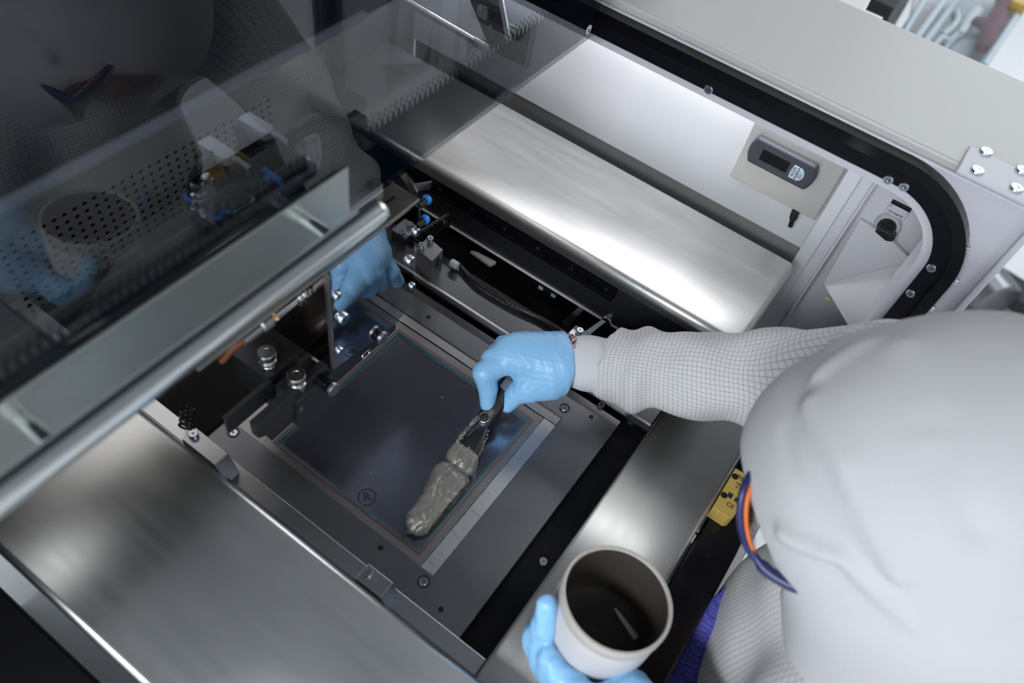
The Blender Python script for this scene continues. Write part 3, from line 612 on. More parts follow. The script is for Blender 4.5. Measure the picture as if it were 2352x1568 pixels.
# clamp block on the ledge
cb = thing('ledge_block', 'grey block with two socket screws on the far ledge', 'block')
a_, b_, c_ = at(957, 570, z=.058), at(992, 600, z=.058), at(1018, 573, z=.058); dd = a_ + c_ - b_
MB().prism([a_, b_, c_, dd], (0, 0, -.042)).build('block', 'table', cb, bevel=.0006)
for px, py in ((968, 568), (988, 553)): screw(cb, at(px, py, z=.058), (0, 0, 1), .0052, h=1.6)
m_ = (b_ * .45 + c_ * .55); MB().prism([m_ + (c_ - b_) * s_ * 1.02 + [.0006, -.0006, -.01 + u_] for s_, u_ in ((-.12, -.012), (.10, .006), (.16, .0), (0, -.012))], (-.0008, .0004, 0)).build('notch', 'hollow', cb)

# ------------------------------------------------------------------ pneumatics on top of the head, behind the cover
for (pa, pb, pcx, hgt, lab) in (((482, 400), (545, 430), (545, 430), .052, 'black solenoid valve with pale plug nearer the blue fittings'), ((566, 335), (632, 372), (632, 372), .05, 'black solenoid valve with pale plug nearer the perforated wall corner')):
    sv = thing('solenoid_valve', lab, 'valve', 'solenoid valves on the print head')
    c = at((pa[0] + pb[0]) / 2 + 6, (pa[1] + pb[1]) / 2 + 22, z=.302)
    box('coil_body', (c[0] - .022, c[1] - .012, .292), (c[0] + .022, c[1] + .012, .292 + hgt), 'knob', sv, .0015)
    pc = MB().prism([(c[0] - .02, c[1] - .008, .292 + hgt), (c[0] + .012, c[1] - .008, .292 + hgt), (c[0] + .017, c[1] - .005, .292 + hgt), (c[0] + .017, c[1] + .005, .292 + hgt), (c[0] + .012, c[1] + .008, .292 + hgt), (c[0] - .02, c[1] + .008, .292 + hgt)], (0, 0, .010)).build('plug', 'ringgrey', sv, bevel=.001)
    zt = .292 + hgt + .006; e0 = np.array([c[0] + .017, c[1] + .002, zt])
    wl = MB().tube([e0, e0 + [.006, .002, .001], e0 + [.016, .004, -.004]], .0026, 8).build('marker_sleeve', 'label', sv, smooth=60)
    text(wl, 'lettering', 'WTY', .0042, e0 + [.010, .0032, .0024], (1, .25, -.2), (-.25, 1, 0), 'ink')
    MB().tube([e0 + [.015, .004, -.004], e0 + [.024, .006, -.014], e0 + [.028, .008, -.05]], .0022, 8).build('lead', 'tube', sv, smooth=60)
wc = thing('white_cylinder', 'white cap cylinder standing between the hoses behind the cover', 'cylinder')
p = at(722, 385, z=.300); MB().lathe([(.0082, 0), (.0082, .042), (.007, .045), (.004, .045), (.004, .048), (.0035, .0485)], (p[0], p[1], .292), (0, 0, 1), 22).build('cap', 'jar', wc, smooth=40)
MB().lathe([(.0078, .0452), (.0078, .0462), (.0042, .0462)], (p[0], p[1], .292), (0, 0, 1), 22).build('grey_top', 'alu', wc, smooth=40)
vb = thing('valve_manifold', 'silver pneumatic manifold with two metal fittings and blue collars', 'manifold')
q0, q1, q2 = at(437, 476, z=.312), at(492, 516, z=.312), at(590, 455, z=.312); q3 = q0 + q2 - q1
MB().prism([q0, q1, q2, q3], (0, 0, -.02)).build('block', 'alu', vb, bevel=.001)
for px, py in ((445, 478), (470, 495)): screw(vb, at(px, py, z=.3125), (0, 0, 1), .004)
for px, py in ((463, 470), (486, 455)):
    p = at(px, py, z=.312); MB().lathe([(.0085, 0), (.0085, .006), (.0058, .008), (.0072, .010), (.0072, .015), (.0045, .016), (.0062, .019), (.0062, .026), (.005, .027)], p, (0, 0, 1), 18).build('metal_fitting', 'chrome', vb, smooth=35)
hos = []
for (px, py), path in zip(((436, 456), (455, 440), (500, 497), (523, 482)), ([(440, 410, .34), (462, 372, .352), (480, 350, .35)], [(455, 405, .345), (468, 372, .356), (486, 352, .352)], [(500, 465, .335), (515, 440, .345), (545, 425, .345), (575, 420, .335)], [(524, 455, .335), (535, 436, .345), (560, 425, .345), (590, 415, .335)])):
    p = at(px, py, z=.316); MB().cyl(p - [0, 0, .012], p, .0042).build('collar_stem', 'knob', vb, smooth=40); MB().lathe([(.0058, 0), (.0062, .002), (.0056, .0035), (.003, .0035)], p, (0, 0, 1), 14).build('blue_collar', 'blue', vb, smooth=40)
    pts = [p] + [at(x_, y_, z=z_) for x_, y_, z_ in path]; P = [np.array(q) for q in pts]; fine = []
    for t in np.linspace(0, len(P) - 1.001, 18):
        i = int(t); f = t - i; pm_ = P[max(i - 1, 0)]; p0 = P[i]; p1 = P[i + 1]; p2 = P[min(i + 2, len(P) - 1)]
        fine.append(.5 * ((2 * p0) + (-pm_ + p1) * f + (2 * pm_ - 5 * p0 + 4 * p1 - p2) * f * f + (-pm_ + 3 * p0 - 3 * p1 + p2) * f ** 3))
    MB().tube(fine, .0030, 9).build('hose', 'tube', vb, smooth=60)
def spline(P, n):
    P = [np.array(q, float) for q in P]; out = []
    for t in np.linspace(0, len(P) - 1.0001, n):
        i = int(t); f = t - i; a = P[max(i - 1, 0)]; b = P[i]; c = P[i + 1]; d = P[min(i + 2, len(P) - 1)]
        out.append(.5 * (2 * b + (c - a) * f + (2 * a - 5 * b + 4 * c - d) * f * f + (3 * b - a - 3 * c + d) * f ** 3))
    return out
hb_ = thing('hose_bundle', 'thick black hose bundle arching over the far end of the print head', 'hose')
MB().tube(spline([at(655, 372, z=.30), at(662, 330, z=.335), at(690, 300, z=.355), at(745, 283, z=.36), at(800, 292, z=.35), at(850, 325, z=.33), at(880, 360, z=.30)], 26), .0075, 12).build('hose', 'tube', hb_, smooth=60)
MB().tube(spline([at(652, 330, z=.325), at(690, 285, z=.355), at(760, 268, z=.365), at(830, 300, z=.345), at(875, 345, z=.31)], 22), .004, 10).build('clear_hose', 'clear', hb_, smooth=60)
tf = thing('tee_fitting', 'bright blue tee fitting between the solenoid valves and the cover', 'fitting')
p = at(622, 402, z=.325); MB().cyl(p + [-.008, -.002, .004], p + [.009, .003, -.004], .0032, 12).cyl(p, p + [.002, -.009, .001], .0032, 12).build('body', 'blue', tf, smooth=40)
MB().tube([p + [.009, .003, -.004], p + [.013, .002, -.012], p + [.012, -.004, -.02]], .0026, 8).build('elbow', 'blue', tf, smooth=60)
# sloping end cover and mesh-textured guard of the head
s0, s1 = at(287, 566, X=-.52), at(160, 755, X=-.52); wx = .115
se = thing('sloping_end_cover', 'bright steel sloping end cover seen through the tinted glass', 'cover')
MB().prism([s0, s1, s1 + [wx, .0, 0], s0 + [wx, .0, 0]], (0, .0015, -.0015)).build('slope_sheet', 'steel_y', se)
MB().prism([s0, s0 + [wx, 0, 0], s0 + [wx, .115, 0], s0 + [0, .115, 0]], (0, 0, -.002)).build('top_sheet', 'darkmetal', se)
gd = thing('mesh_guard', 'dark fine mesh guard plate under the printed cover edge', 'guard')
g = [at(775, 415, z=.297), at(845, 370, z=.297), at(850, 300, z=.30), at(905, 415, z=.26), at(880, 455, z=.25)]
MB().prism([at(715, 470, z=.296), at(772, 415, z=.296), at(838, 372, z=.296), at(905, 418, z=.26), at(860, 480, z=.25)], (0, 0, -.002)).build('guard_sheet', 'darkmetal', gd)
# linkage beyond the cover: rod, bracket, wires
lk = thing('guide_rod', 'steel guide rod in front of the pale wall beyond the cover', 'rod')
r0, r1 = at(925, -4, Y=.95), at(1125, 113, Y=.95); MB().cyl(r0, r0 + (r1 - r0) * .9, .0065).build('rod', 'chrome', lk, smooth=40); MB().cyl(r0 + (r1 - r0) * .84, r1, .0085).build('end_sleeve', 'alu', lk, smooth=40)
br = thing('angled_bracket', 'dark grey tapering bracket beside the guide rod', 'bracket')
MB().prism([at(1075, -10, Y=.955), at(1150, -10, Y=.955), at(1168, 100, Y=.955), at(1125, 112, Y=.955)], (0, .006, 0)).build('plate', 'table', br); MB().prism([at(1143, -10, Y=.950), at(1152, -10, Y=.950), at(1172, 100, Y=.950), at(1164, 106, Y=.950)], (0, .004, 0)).build('bright_edge', 'edge', br)
screw(br, at(1127, 61, Y=.955), (0, -1, 0), .004)
gw = thing('earth_wire', 'yellow green earth wire beside the angled bracket', 'wire')
for k in (0, 1): MB().tube(spline([at(1160, 52 + 16 * k, Y=.96), at(1190, 66 + 16 * k, Y=.955), at(1215, 78 + 18 * k, Y=.95)], 8), .0016, 6).build('strand', 'cablegreen', gw, smooth=60)
yb = thing('yellow_sensor', 'yellow sensor housing above the cover near the gasket', 'sensor'); p = at(1275, 8, Y=.93); box('case', (p[0] - .018, .925, p[2] - .018), (p[0] + .012, .94, p[2] + .03), 'brass', yb, .001); box('bracket', (p[0] - .024, .94, p[2] - .03), (p[0] + .02, .95, p[2] + .04), 'black', yb)
# under the shelf: cable, lamp bar and bits in the dark opening
uc = thing('ledge_cable', 'black cable running along the far ledge', 'cable')
MB().tube(spline([at(1055, 607, z=.022), at(1090, 645, z=.022), at(1130, 672, z=.022), at(1190, 706, z=.022), at(1250, 735, z=.022), at(1305, 770, z=.024)], 24), .0035, 8).build('cable', 'tube', uc, smooth=60)
jc = MB()
pj = at(1046, 608, z=.026); MB().cyl(pj - [.008, 0, 0], pj + [.004, 0, 0], .006).build('white_connector', 'ringgrey', uc, smooth=40)
for px, py in ((1053, 616), (1188, 707)): screw(uc, at(px, py, z=.0165), (0, 0, 1), .0034)
lb = thing('lens_module', 'small dark module with pale lenses below the shelf panel', 'module')
p0, p1 = at(1240, 655, Y=.77), at(1282, 676, Y=.77); box('case', (p0[0], .765, p1[2] - .006), (p1[0], .79, p0[2] + .006), 'black', lb, .001)
for f in (.15, .85): box('lens', (p0[0] + (p1[0] - p0[0]) * f - .004, .7635, (p0[2] + p1[2]) / 2 - .003), (p0[0] + (p1[0] - p0[0]) * f + .004, .7655, (p0[2] + p1[2]) / 2 + .003), 'key', lb)
dg_ = thing('diagonal_stay', 'grey diagonal stay beneath the shelf panel near the forearm', 'stay')
MB().prism([at(1290, 740, Y=.74), at(1335, 700, Y=.76), at(1345, 706, Y=.76), at(1305, 750, Y=.74)], (0, .006, 0)).build('bar', 'alu', dg_); MB().prism([at(1345, 760, Y=.72), at(1385, 733, Y=.745), at(1392, 738, Y=.745), at(1355, 768, Y=.72)], (0, .004, 0)).build('bar', 'alu', dg_)
wb = thing('pale_housing', 'pale rounded housing in the dark opening under the shelf', 'housing')
p = at(1105, 598, z=-.03); MB().prism([at(1078, 582, z=-.03), at(1095, 585, z=-.03), at(1140, 608, z=-.03), at(1125, 615, z=-.03)], (0, 0, .008)).build('case', 'jar', wb, bevel=.002)
cc = thing('ledge_clamp', 'steel clamp with two blue-tinted screws at the wrist', 'clamp')
c0 = at(1322, 775, z=.03); MB().box((c0[0] - .012, c0[1] - .012, .016), (c0[0] + .016, c0[1] + .02, .030)).build('block', 'alu', cc, bevel=.0008)
for px, py in ((1312, 780), (1331, 762)): screw(cc, at(px, py, z=.031), (0, 0, 1), .0052, h=1.2)
p = at(1304, 772, z=.03); screw(cc, p, (0, 0, 1), .003, m='milled')
# ------------------------------------------------------------------ operator
def jt(px, py, z): return at(px, py, z=z)
pr = thing('person', 'person in white hood and gridded gown holding a jar and a spatula', 'person')
Hc = at(2050, 1090, d=.665)
f = np.array([-.72, -.40, -.57]); f /= np.linalg.norm(f); up = np.array([-.5, -.28, .82]); up = up - (up @ f) * f; up /= np.linalg.norm(up); rt = np.cross(f, up)
NB = np.array([.225, .485, .185])                       # neck base
SHR, SHL = at(2010, 905, d=.80), np.array([.235, .325, .14])
WR, EL = jt(1306, 828, .078), at(1800, 880, d=.925)
WL, ELb = np.array([.105, .285, .075]), np.array([.235, .215, -.03])
HIP = np.array([.33, .47, -.16])
KN = [(.335, .38, -.53), (.335, .56, -.53)]; AN = [(.35, .37, -.87), (.35, .57, -.87)]
hd = lambda a, b, c: Hc + f * a + up * b + rt * c
parts = [cone(hd(-.01, .015, 0), hd(.005, .02, 0), .088, .088), cone(hd(.03, -.03, 0), hd(.035, -.075, 0), .062, .045), (cone(hd(.082, .0, 0), hd(.092, -.028, 0), .008, .013), .012),
         (cone(hd(.070, .022, -.035), hd(.070, .022, .035), .016, .016), .015), (cone(hd(.078, -.058, -.018), hd(.078, -.058, .018), .008, .008), .012),
         (cone(hd(0, 0, -.085), hd(-.004, -.02, -.085), .012, .01), .008), (cone(hd(0, 0, .085), hd(-.004, -.02, .085), .012, .01), .008),
         cone(hd(-.02, -.05, 0), NB, .052, .06), cone(NB, HIP, .10, .11), cone(NB, SHR, .07, .055), cone(NB, SHL, .07, .055), cone(SHR, EL, .046, .036), cone(EL, WR, .036, .024),
         cone(SHL, ELb, .046, .036), cone(ELb, WL, .036, .024)] + [cone(HIP + [0, s * .06, 0], KN[k], .075, .05) for k, s in ((0, -1), (1, 1))] + [cone(KN[k], AN[k], .048, .032) for k in (0, 1)]
body('body', blend(parts, .03), (-.30, .10, -.92), (.52, .75, .50), .0065, 'skin', pr)
for s in (-1, 1):
    p = hd(.072, .004, s * .032); ey = MB().lathe([(.0003, .0105)] + [(.011 * math.sin(t), .011 * math.cos(t)) for t in np.linspace(.1, 3.0, 10)], p, f, 16).build('eye', 'eye', pr, smooth=60); MB().lathe([(.005, 0), (.004, .0012), (.001, .0016)], p + f * .0100, f, 12).build('iris', 'pupil', ey)
MB().tube([hd(.083, -.060, -.02), hd(.089, -.058, -.008), hd(.089, -.058, .008), hd(.083, -.060, .02)], [.002, .004, .004, .002], 8).build('lips', 'lip', pr, smooth=60)
# hood: loose cloth over the head, open at the face, draped onto the shoulders
fold = lambda P: wave(P, (.4, 1, .5), 26, .0016) + wave(P, (1, -.5, .6), 41, .0010, 1.) + wave(P, (.2, .7, -1), 20, .002, 2.)
seam = cone(hd(-.02, .128, 0), hd(-.15, .02, .02), .004, .004)
def ridge(P, pts, w_, h):
    d = None
    for a, b in zip(pts, pts[1:]):
        v = cone(a, b, 0, 0)(P); d = v if d is None else np.minimum(d, v)
    return h * np.exp(-(d / w_) ** 2)
HR_ = [([at(1830, 900, d=.60), at(1925, 1060, d=.555), at(2060, 1290, d=.57)], .009, -.0042), ([at(2070, 830, d=.60), at(2130, 1010, d=.55), at(2230, 1350, d=.58)], .009, -.0050), ([at(2075, 840, d=.60), at(2200, 990, d=.56), at(2352, 1210, d=.58)], .009, -.0045),
       ([at(1795, 1230, d=.62), at(1930, 1290, d=.58), at(2100, 1400, d=.59), at(2250, 1420, d=.60)], .008, -.0040), ([at(1770, 990, d=.62), at(1800, 1100, d=.60), at(1890, 1210, d=.58)], .006, .0035), ([at(2140, 1000, d=.55), at(2200, 1180, d=.56)], .012, .0035), ([at(1870, 850, d=.62), at(1990, 800, d=.62), at(2200, 830, d=.60)], .007, -.0035), ([at(2200, 1380, d=.59), at(2260, 1568, d=.62)], .009, -.005)]
HR_ = [(a_, b_ * 1.15, c_ * 2.1) for a_, b_, c_ in HR_]
HR_ = [([Hc + (q - Hc) * .128 / np.linalg.norm(q - Hc) if np.linalg.norm(q - Hc) < .19 else q for q in pts], w_, h) for pts, w_, h in HR_]
fold0 = fold
fold = lambda P: fold0(P) + sum(ridge(P, *r) for r in HR_)
hoodsolid = blend([cone(hd(.012, .0, 0), hd(-.015, .012, 0), .116, .122), cone(hd(-.03, -.02, 0), NB + [.02, 0, .03], .115, .135), cone(NB + [.03, -.11, .0], NB + [.03, .10, .0], .085, .075), cone(hd(-.09, .02, .0), NB + [.16, .06, .05], .10, .13)], .05, fold)
faceo = cone(hd(.10, -.03, 0), hd(.22, -.05, 0), .072, .09)
def hoodf(P):
    return np.maximum(hoodsolid(P) + np.clip(np.abs(seam(P)) - .004, -.003, 0), -faceo(P))
def huv(P):
    q = P - Hc; return np.stack([q @ rt + .1 * (q @ up), q @ f + .25 * (q @ up)], 1)
body('hood', hoodf, (-.02, .24, .04), (.56, .74, .50), .0032, 'hood', pr, uv=huv)
# coverall gown: chest, back, left sleeve and legs
gf = lambda P: wave(P, (0, .3, 1), 60, .0020) + wave(P, (1, .4, .8), 42, .0028, 1.) + wave(P, (0, 1, -.6), 50, .0018, .4)
gp = [cone(NB + [.02, 0, -.02], np.array([.262, .465, .0]), .125, .145), cone(np.array([.262, .465, .0]), HIP, .145, .135), cone(NB + [.015, 0, 0], SHL, .09, .075), cone(NB + [.015, 0, 0], SHR, .09, .072), cone(SHL, ELb, .068, .058), cone(ELb, WL + (ELb - WL) * .25, .058, .045)]
gp += [cone(HIP + [0, s * .06, 0], KN[k], .10, .075) for k, s in ((0, -1), (1, 1))] + [cone(KN[k], AN[k], .075, .06) for k in (0, 1)]
body('gown', blend(gp, .04, gf), (.04, .09, -.92), (.56, .78, .32), .0056, 'gown', pr, uv=lambda P: np.stack([np.arctan2(P[:, 1] - .47, -(P[:, 0] - .30)) * .16, P[:, 2] * .9 + P[:, 0] * .3], 1))
PU = [at(1668, 1345, d=.865), at(1628, 1420, d=.868), at(1592, 1500, d=.872), at(1566, 1590, d=.876)]
body('purple_front', blend([cone(PU[0], PU[1], .003, .012), cone(PU[1], PU[2], .012, .018), cone(PU[2], PU[3], .018, .026)], .01, lambda P: wave(P, (0, .4, 1), 90, .0015)), np.minimum.reduce(PU) - .04, np.maximum.reduce(PU) + .04, .0028, 'purple', pr, uv=lambda P: P[:, [1, 2]])
# right sleeve
ax = (EL - WR) / np.linalg.norm(EL - WR); a1 = np.cross(ax, (0, 0, 1)); a1 /= np.linalg.norm(a1); a2 = np.cross(ax, a1)
S0 = jt(1412, 842, .080); S1 = jt(1452, 842, .088); S2 = at(1620, 862, d=.945)
def crease(P):
    s_ = (P - WR) @ ax; th = np.arctan2((P - WR) @ a1, (P - WR) @ a2)
    u = s_ + .010 * np.sin(th * 1.0 + 1.1) + .005 * np.sin(th * 2 + s_ * 40)
    r1 = .0050 * np.sin(u * 112 + .6) * np.exp(-((s_ - .075) / .035) ** 2)
    r2 = .0016 * np.sin(u * 61 + th) + .0018 * np.sin(th * 3 + s_ * 22 + 1.5 * np.sin(s_ * 35)) + .0010 * np.sin(th * 5 - s_ * 60)
    r3 = .0055 * np.exp(-((u - .215 - .012 * np.sin(th)) / .014) ** 2) * np.clip(np.sin(th + 2.2), -.3, 1)
    return r1 + r2 + r3
sl = [cone(S0, S1, .0415, .0475), cone(S1, S2, .0475, .0495), cone(S2, EL, .050, .060), cone(EL, SHR, .060, .078)]
def suv(P):
    q = P - WR; return np.stack([q @ ax + .004 * np.sin(q @ a1 * 60), np.arctan2(q @ a1, q @ a2) * .050 + .06 * (q @ ax)], 1)
SC_ = jt(1390, 838, .082); sn_ = ax + .25 * a1; sn_ /= np.linalg.norm(sn_)
slf = blend(sl, .02, crease)
body('sleeve', lambda P: np.maximum(slf(P), -((P - SC_) @ sn_) + .004 * np.sin(5 * np.arctan2((P - WR) @ a1, (P - WR) @ a2))), (-.20, .46, .0), (.30, .80, .36), .0026, 'gown', pr, uv=suv)
C0_, C1_ = jt(1306, 828, .078), jt(1405, 842, .082)
cut = lambda fn, p, n: (lambda P: np.maximum(fn(P), (P - np.array(p, np.float32)) @ np.array(n, np.float32)))
body('knit_cuff', cut(blend([cone(C0_, C0_ + (C1_ - C0_) * .45, .0302, .0335), cone(C0_ + (C1_ - C0_) * .45, C1_, .0335, .0345)], .01, lambda P: .0004 * np.sin(((P - WR) @ ax) * 2400)), WR + ax * .001, -ax), (-.27, .50, .0), (-.08, .70, .16), .0015, 'knit', pr)
# right hand in a blue glove, closed on the spatula handle
def J(x, y, z): return jt(1080 + x / 6.535, 740 + y / 6.535, z)
nh = np.array([-.1, -.25, 1.])
W0, W1 = J(1500, 570, .078), J(1340, 570, .080)
idx = [J(600, 560, .079), J(215, 755, .075), J(268, 1000, .050), J(262, 1225, .030)]
mid = [J(560, 480, .086), J(315, 550, .079), J(330, 720, .050), J(400, 860, .035)]
rng = [J(640, 400, .086), J(400, 455, .076), J(430, 600, .045), J(520, 690, .03)]
pky = [J(760, 350, .078), J(490, 325, .062), J(500, 420, .038), J(620, 500, .028)]
thb = [J(1180, 880, .062), J(880, 1000, .052), J(680, 1080, .042), J(560, 1235, .028)]
hp = [cone(W0, W1, .0305, .0300, (nh, 1.22)), (cone(W1, idx[0], .029, .0175, (nh, 1.25)), .02), (cone(W1, mid[0], .028, .0175, (nh, 1.2)), .02), (cone(W1, rng[0], .026, .0165, (nh, 1.2)), .02), (cone(W1, pky[0], .024, .0150, (nh, 1.2)), .02),
      (cone(W1 * .7 + thb[0] * .3, thb[0], .022, .021), .02), (cone(thb[0], thb[1], .0215, .0165), .014), (cone(J(840, 760, .066), J(800, 960, .056), .012, .010), .016)]
for fg, r in ((idx, (.0150, .0148, .0122, .0098)), (mid, (.0135, .0125, .0112, .0095)), (rng, (.0130, .0118, .0108, .009)), (pky, (.0120, .0108, .0098, .0085))):
    for k in range(3): hp.append((cone(fg[k], fg[k + 1], r[k], r[k + 1]), (.0045 if k == 0 else .0025)))
for k, (r0, r1) in ((1, (.0158, .0128)), (2, (.0128, .0105))): hp.append((cone(thb[k], thb[k + 1], r0, r1), .006))
hx = (W1 - idx[0]) / np.linalg.norm(W1 - idx[0])
def crest(t, n): return np.maximum(0, np.sin(t)) ** n
def wr(P):
    s_ = (P - idx[0]) @ hx; l = (P - idx[0]) @ np.cross(nh / np.linalg.norm(nh), hx); a = np.arctan2(l + .055, s_ - .0)
    g = np.clip((s_ + .002) / .02, 0, 1) * np.clip((.098 - s_) / .01, 0, 1); m1 = .5 + .5 * np.sin(P @ np.array([90, 60, 40], np.float32)); m2 = .5 + .5 * np.sin(P @ np.array([-70, 110, 20], np.float32) + 2)
    d = -.0013 * g * m1 * crest(s_ * 300 + l * 170 + 1.5 * np.sin(l * 70), 5) - .0010 * g * m2 * crest(s_ * 520 + l * 240 + 1., 5)
    web = np.linalg.norm(P - np.array(J(700, 900, .066), np.float32), axis=1); d -= .0012 * np.exp(-(web / .028) ** 2) * crest(a * 26, 4)
    h = np.exp(-((s_ - .088) / .010) ** 2); d -= .0009 * h * crest(s_ * 900 + l * 120, 3) + .0014 * np.exp(-((s_ - .0965) / .0035) ** 2)
    return d + .00022 * np.sin(P @ np.array([700, 500, 1100], np.float32)) + .00022 * np.sin(P @ np.array([-400, 900, 300], np.float32))
gcp = J(1405, 575, .078); gn = (W0 - W1) / np.linalg.norm(W0 - W1) + .22 * np.array([.57, .8, 0]) * 0; gl_ = body('glove', cut(blend(hp, .012, wr), gcp, gn), (-.33, .44, .0), (-.13, .67, .13), .00135, 'glove', pr)
# braided bracelet between glove and cuff
bc_ = J(1470, 568, .078); bax = (W0 - W1) / np.linalg.norm(W0 - W1); u1 = np.cross(bax, nh); u1 /= np.linalg.norm(u1); u2 = np.cross(bax, u1)
brc = None
for col, ph_ in (('navy', 0), ('teal', 2.1), ('orange', 4.2), ('label', 1.05)):
    pts = [bc_ + (.0328 * math.cos(t) * u1 + .0305 * math.sin(t) * u2) * (1 + .035 * math.sin(16 * t + ph_)) + bax * .0032 * math.cos(16 * t + ph_) for t in np.linspace(0, 2 * math.pi, 120)]
    o = MB().tube(pts, .0016, 6, caps=False).build('bracelet' if brc is None else 'strand', col, pr if brc is None else brc, smooth=60); brc = brc or o
# left hand: thumb and fingers round the jar
JC = at(1420, 1371, d=.727); JN = np.array([0., .12, 1.]); JN /= np.linalg.norm(JN); JR, JH = .0535, .084
JB = JC - JN * JH
def around(px, dz, r=JR + .0105):
    a = np.radians(px); u = np.array([math.cos(a), math.sin(a), 0]); return JC + u * r - JN * dz
lh = [cone(WL + [.03, -.01, 0], around(-62, .060, JR + .045), .030, .027, ((0, 0, 1), 1.15)), (cone(around(-62, .060, JR + .045), around(-80, .066, JR + .012), .026, .017), .02), (cone(around(-50, .060, JR + .045), around(-30, .064, JR + .012), .026, .018), .02)]
fing = [[around(-85, .066), around(-100, .064), around(-106, .060), around(-112, .058)], [around(-92, .074), around(-108, .075), around(-116, .075), around(-124, .074)]]
for fg in fing:
    for k in range(3): lh.append((cone(fg[k], fg[k + 1], (.0135, .0125, .0115)[k], (.0125, .0115, .0105)[k]), .004))
th_ = [around(-135, .074, JR + .008), at(1252, 1490, d=.762), at(1248, 1440, d=.745), at(1256, 1388, d=.730)]
for k in range(3): lh.append((cone(th_[k], th_[k + 1], (.0125, .0120, .0112)[k], (.0120, .0112, .0102)[k]), .006))
lh.append((cone(around(-100, .074, JR + .006), th_[0], .0125, .0125), .012))
lh.append((cone(WL + [.03, -.01, 0], around(-38, .062, JR + .016), .032, .0175), .02))
body('glove', blend(lh, .012, lambda P: .0006 * np.sin(P @ np.array([260, -180, 300], np.float32)) + .0004 * np.sin(P @ np.array([-420, 380, 500], np.float32))), (-.10, .14, .02), (.22, .46, .19), .0019, 'glove', pr)
# safety glasses
gz = [at(1762, 1060, d=.675), at(1727, 1085, d=.665), at(1706, 1130, d=.662), at(1700, 1180, d=.664), at(1708, 1235, d=.668), at(1728, 1278, d=.672)]
tmpl = [at(1722, 1262, d=.671), at(1760, 1308, d=.668), at(1815, 1342, d=.660), at(1868, 1362, d=.652), at(1925, 1425, d=.648), at(1985, 1440, d=.655)]
gs = MB().tube(spline(gz, 24), .0034, 8).build('glasses_frame', 'navy', pr, smooth=60)
MB().tube(spline([q + np.array([.0052, .0012, -.001]) for q in gz], 24), .0024, 8).build('orange_rim', 'orange', gs, smooth=60)
MB().tube(spline(tmpl, 26), [.0036] * 4 + [.0058] * 12 + [.0030] * 10, 8).build('temple', 'navy', gs, smooth=60)
lensP = spline([q + np.array([.004, .002, -.002]) for q in gz], 16); mb = MB()
V = lensP + [q + np.array([.022, .008, -.034]) for q in lensP]; mb.add(V, [(k, k + 1, k + 17, k + 16) for k in range(15)]); ln = mb.build('lens', 'lens', gs, smooth=60); s_ = ln.modifiers.new('t', 'SOLIDIFY'); s_.thickness = .0015
for k in (0, 1):
    a = np.array(AN[k]); body('shoe', blend([cone(a + [.03, 0, -.045], a + [-.11, 0, -.05], .036, .030, ((0, 0, 1), 1.1))], .01), a + [-.2, -.08, -.081], a + [.12, .08, .05], .006, 'shoe', pr)

# ------------------------------------------------------------------ jar
jr = thing('paste_jar', 'open translucent plastic jar with dark paste residue in the gloved hand', 'jar')
MB().lathe([(.0005, 0), (JR * .86, 0), (JR * .93, .004), (JR * .97, .010), (JR * 1.0, .03), (JR, JH - .022), (JR * .985, JH - .019), (JR * .985, JH - .016), (JR * 1.005, JH - .014)], JB, JN, 48, False).build('jar_wall', 'jar', jr, smooth=40)
MB().lathe([(JR * 1.005, JH - .014), (JR * 1.02, JH - .012), (JR * 1.02, JH - .002), (JR * 1.0, JH), (JR * .955, JH), (JR * .94, JH - .003)], JB, JN, 48, False).build('jar_rim', 'jarrim', jr, smooth=40)
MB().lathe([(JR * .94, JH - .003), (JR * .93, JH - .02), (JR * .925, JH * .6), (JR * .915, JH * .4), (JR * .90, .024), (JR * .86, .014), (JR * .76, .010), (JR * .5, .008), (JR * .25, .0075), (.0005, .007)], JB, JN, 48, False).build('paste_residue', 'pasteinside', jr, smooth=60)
lab = MB(); n = 10; A_ = [math.radians(150 + 62 * k / n) for k in range(n + 1)]
P = [[JB + JN * h + (JR * 1.012) * np.array([math.cos(a), math.sin(a), 0]) for a in A_] for h in (.028, JH - .026)]
lab.add(P[0] + P[1], [(k, k + 1, n + 2 + k, n + 1 + k) for k in range(n)]); lo_ = lab.build('paper_label', 'sticker', jr, smooth=60); s_ = lo_.modifiers.new('t', 'SOLIDIFY'); s_.thickness = .0004
js = thing('plastic_stick', 'slim pale plastic stick lying inside the jar', 'stick')
a_ = at(1412, 1397, z=.074); b_ = at(1461, 1466, z=.074); MB().tube([a_, a_ + (b_ - a_) * .3, b_], [.0014, .0028, .0036], 8).build('stick', 'label', js, smooth=60)

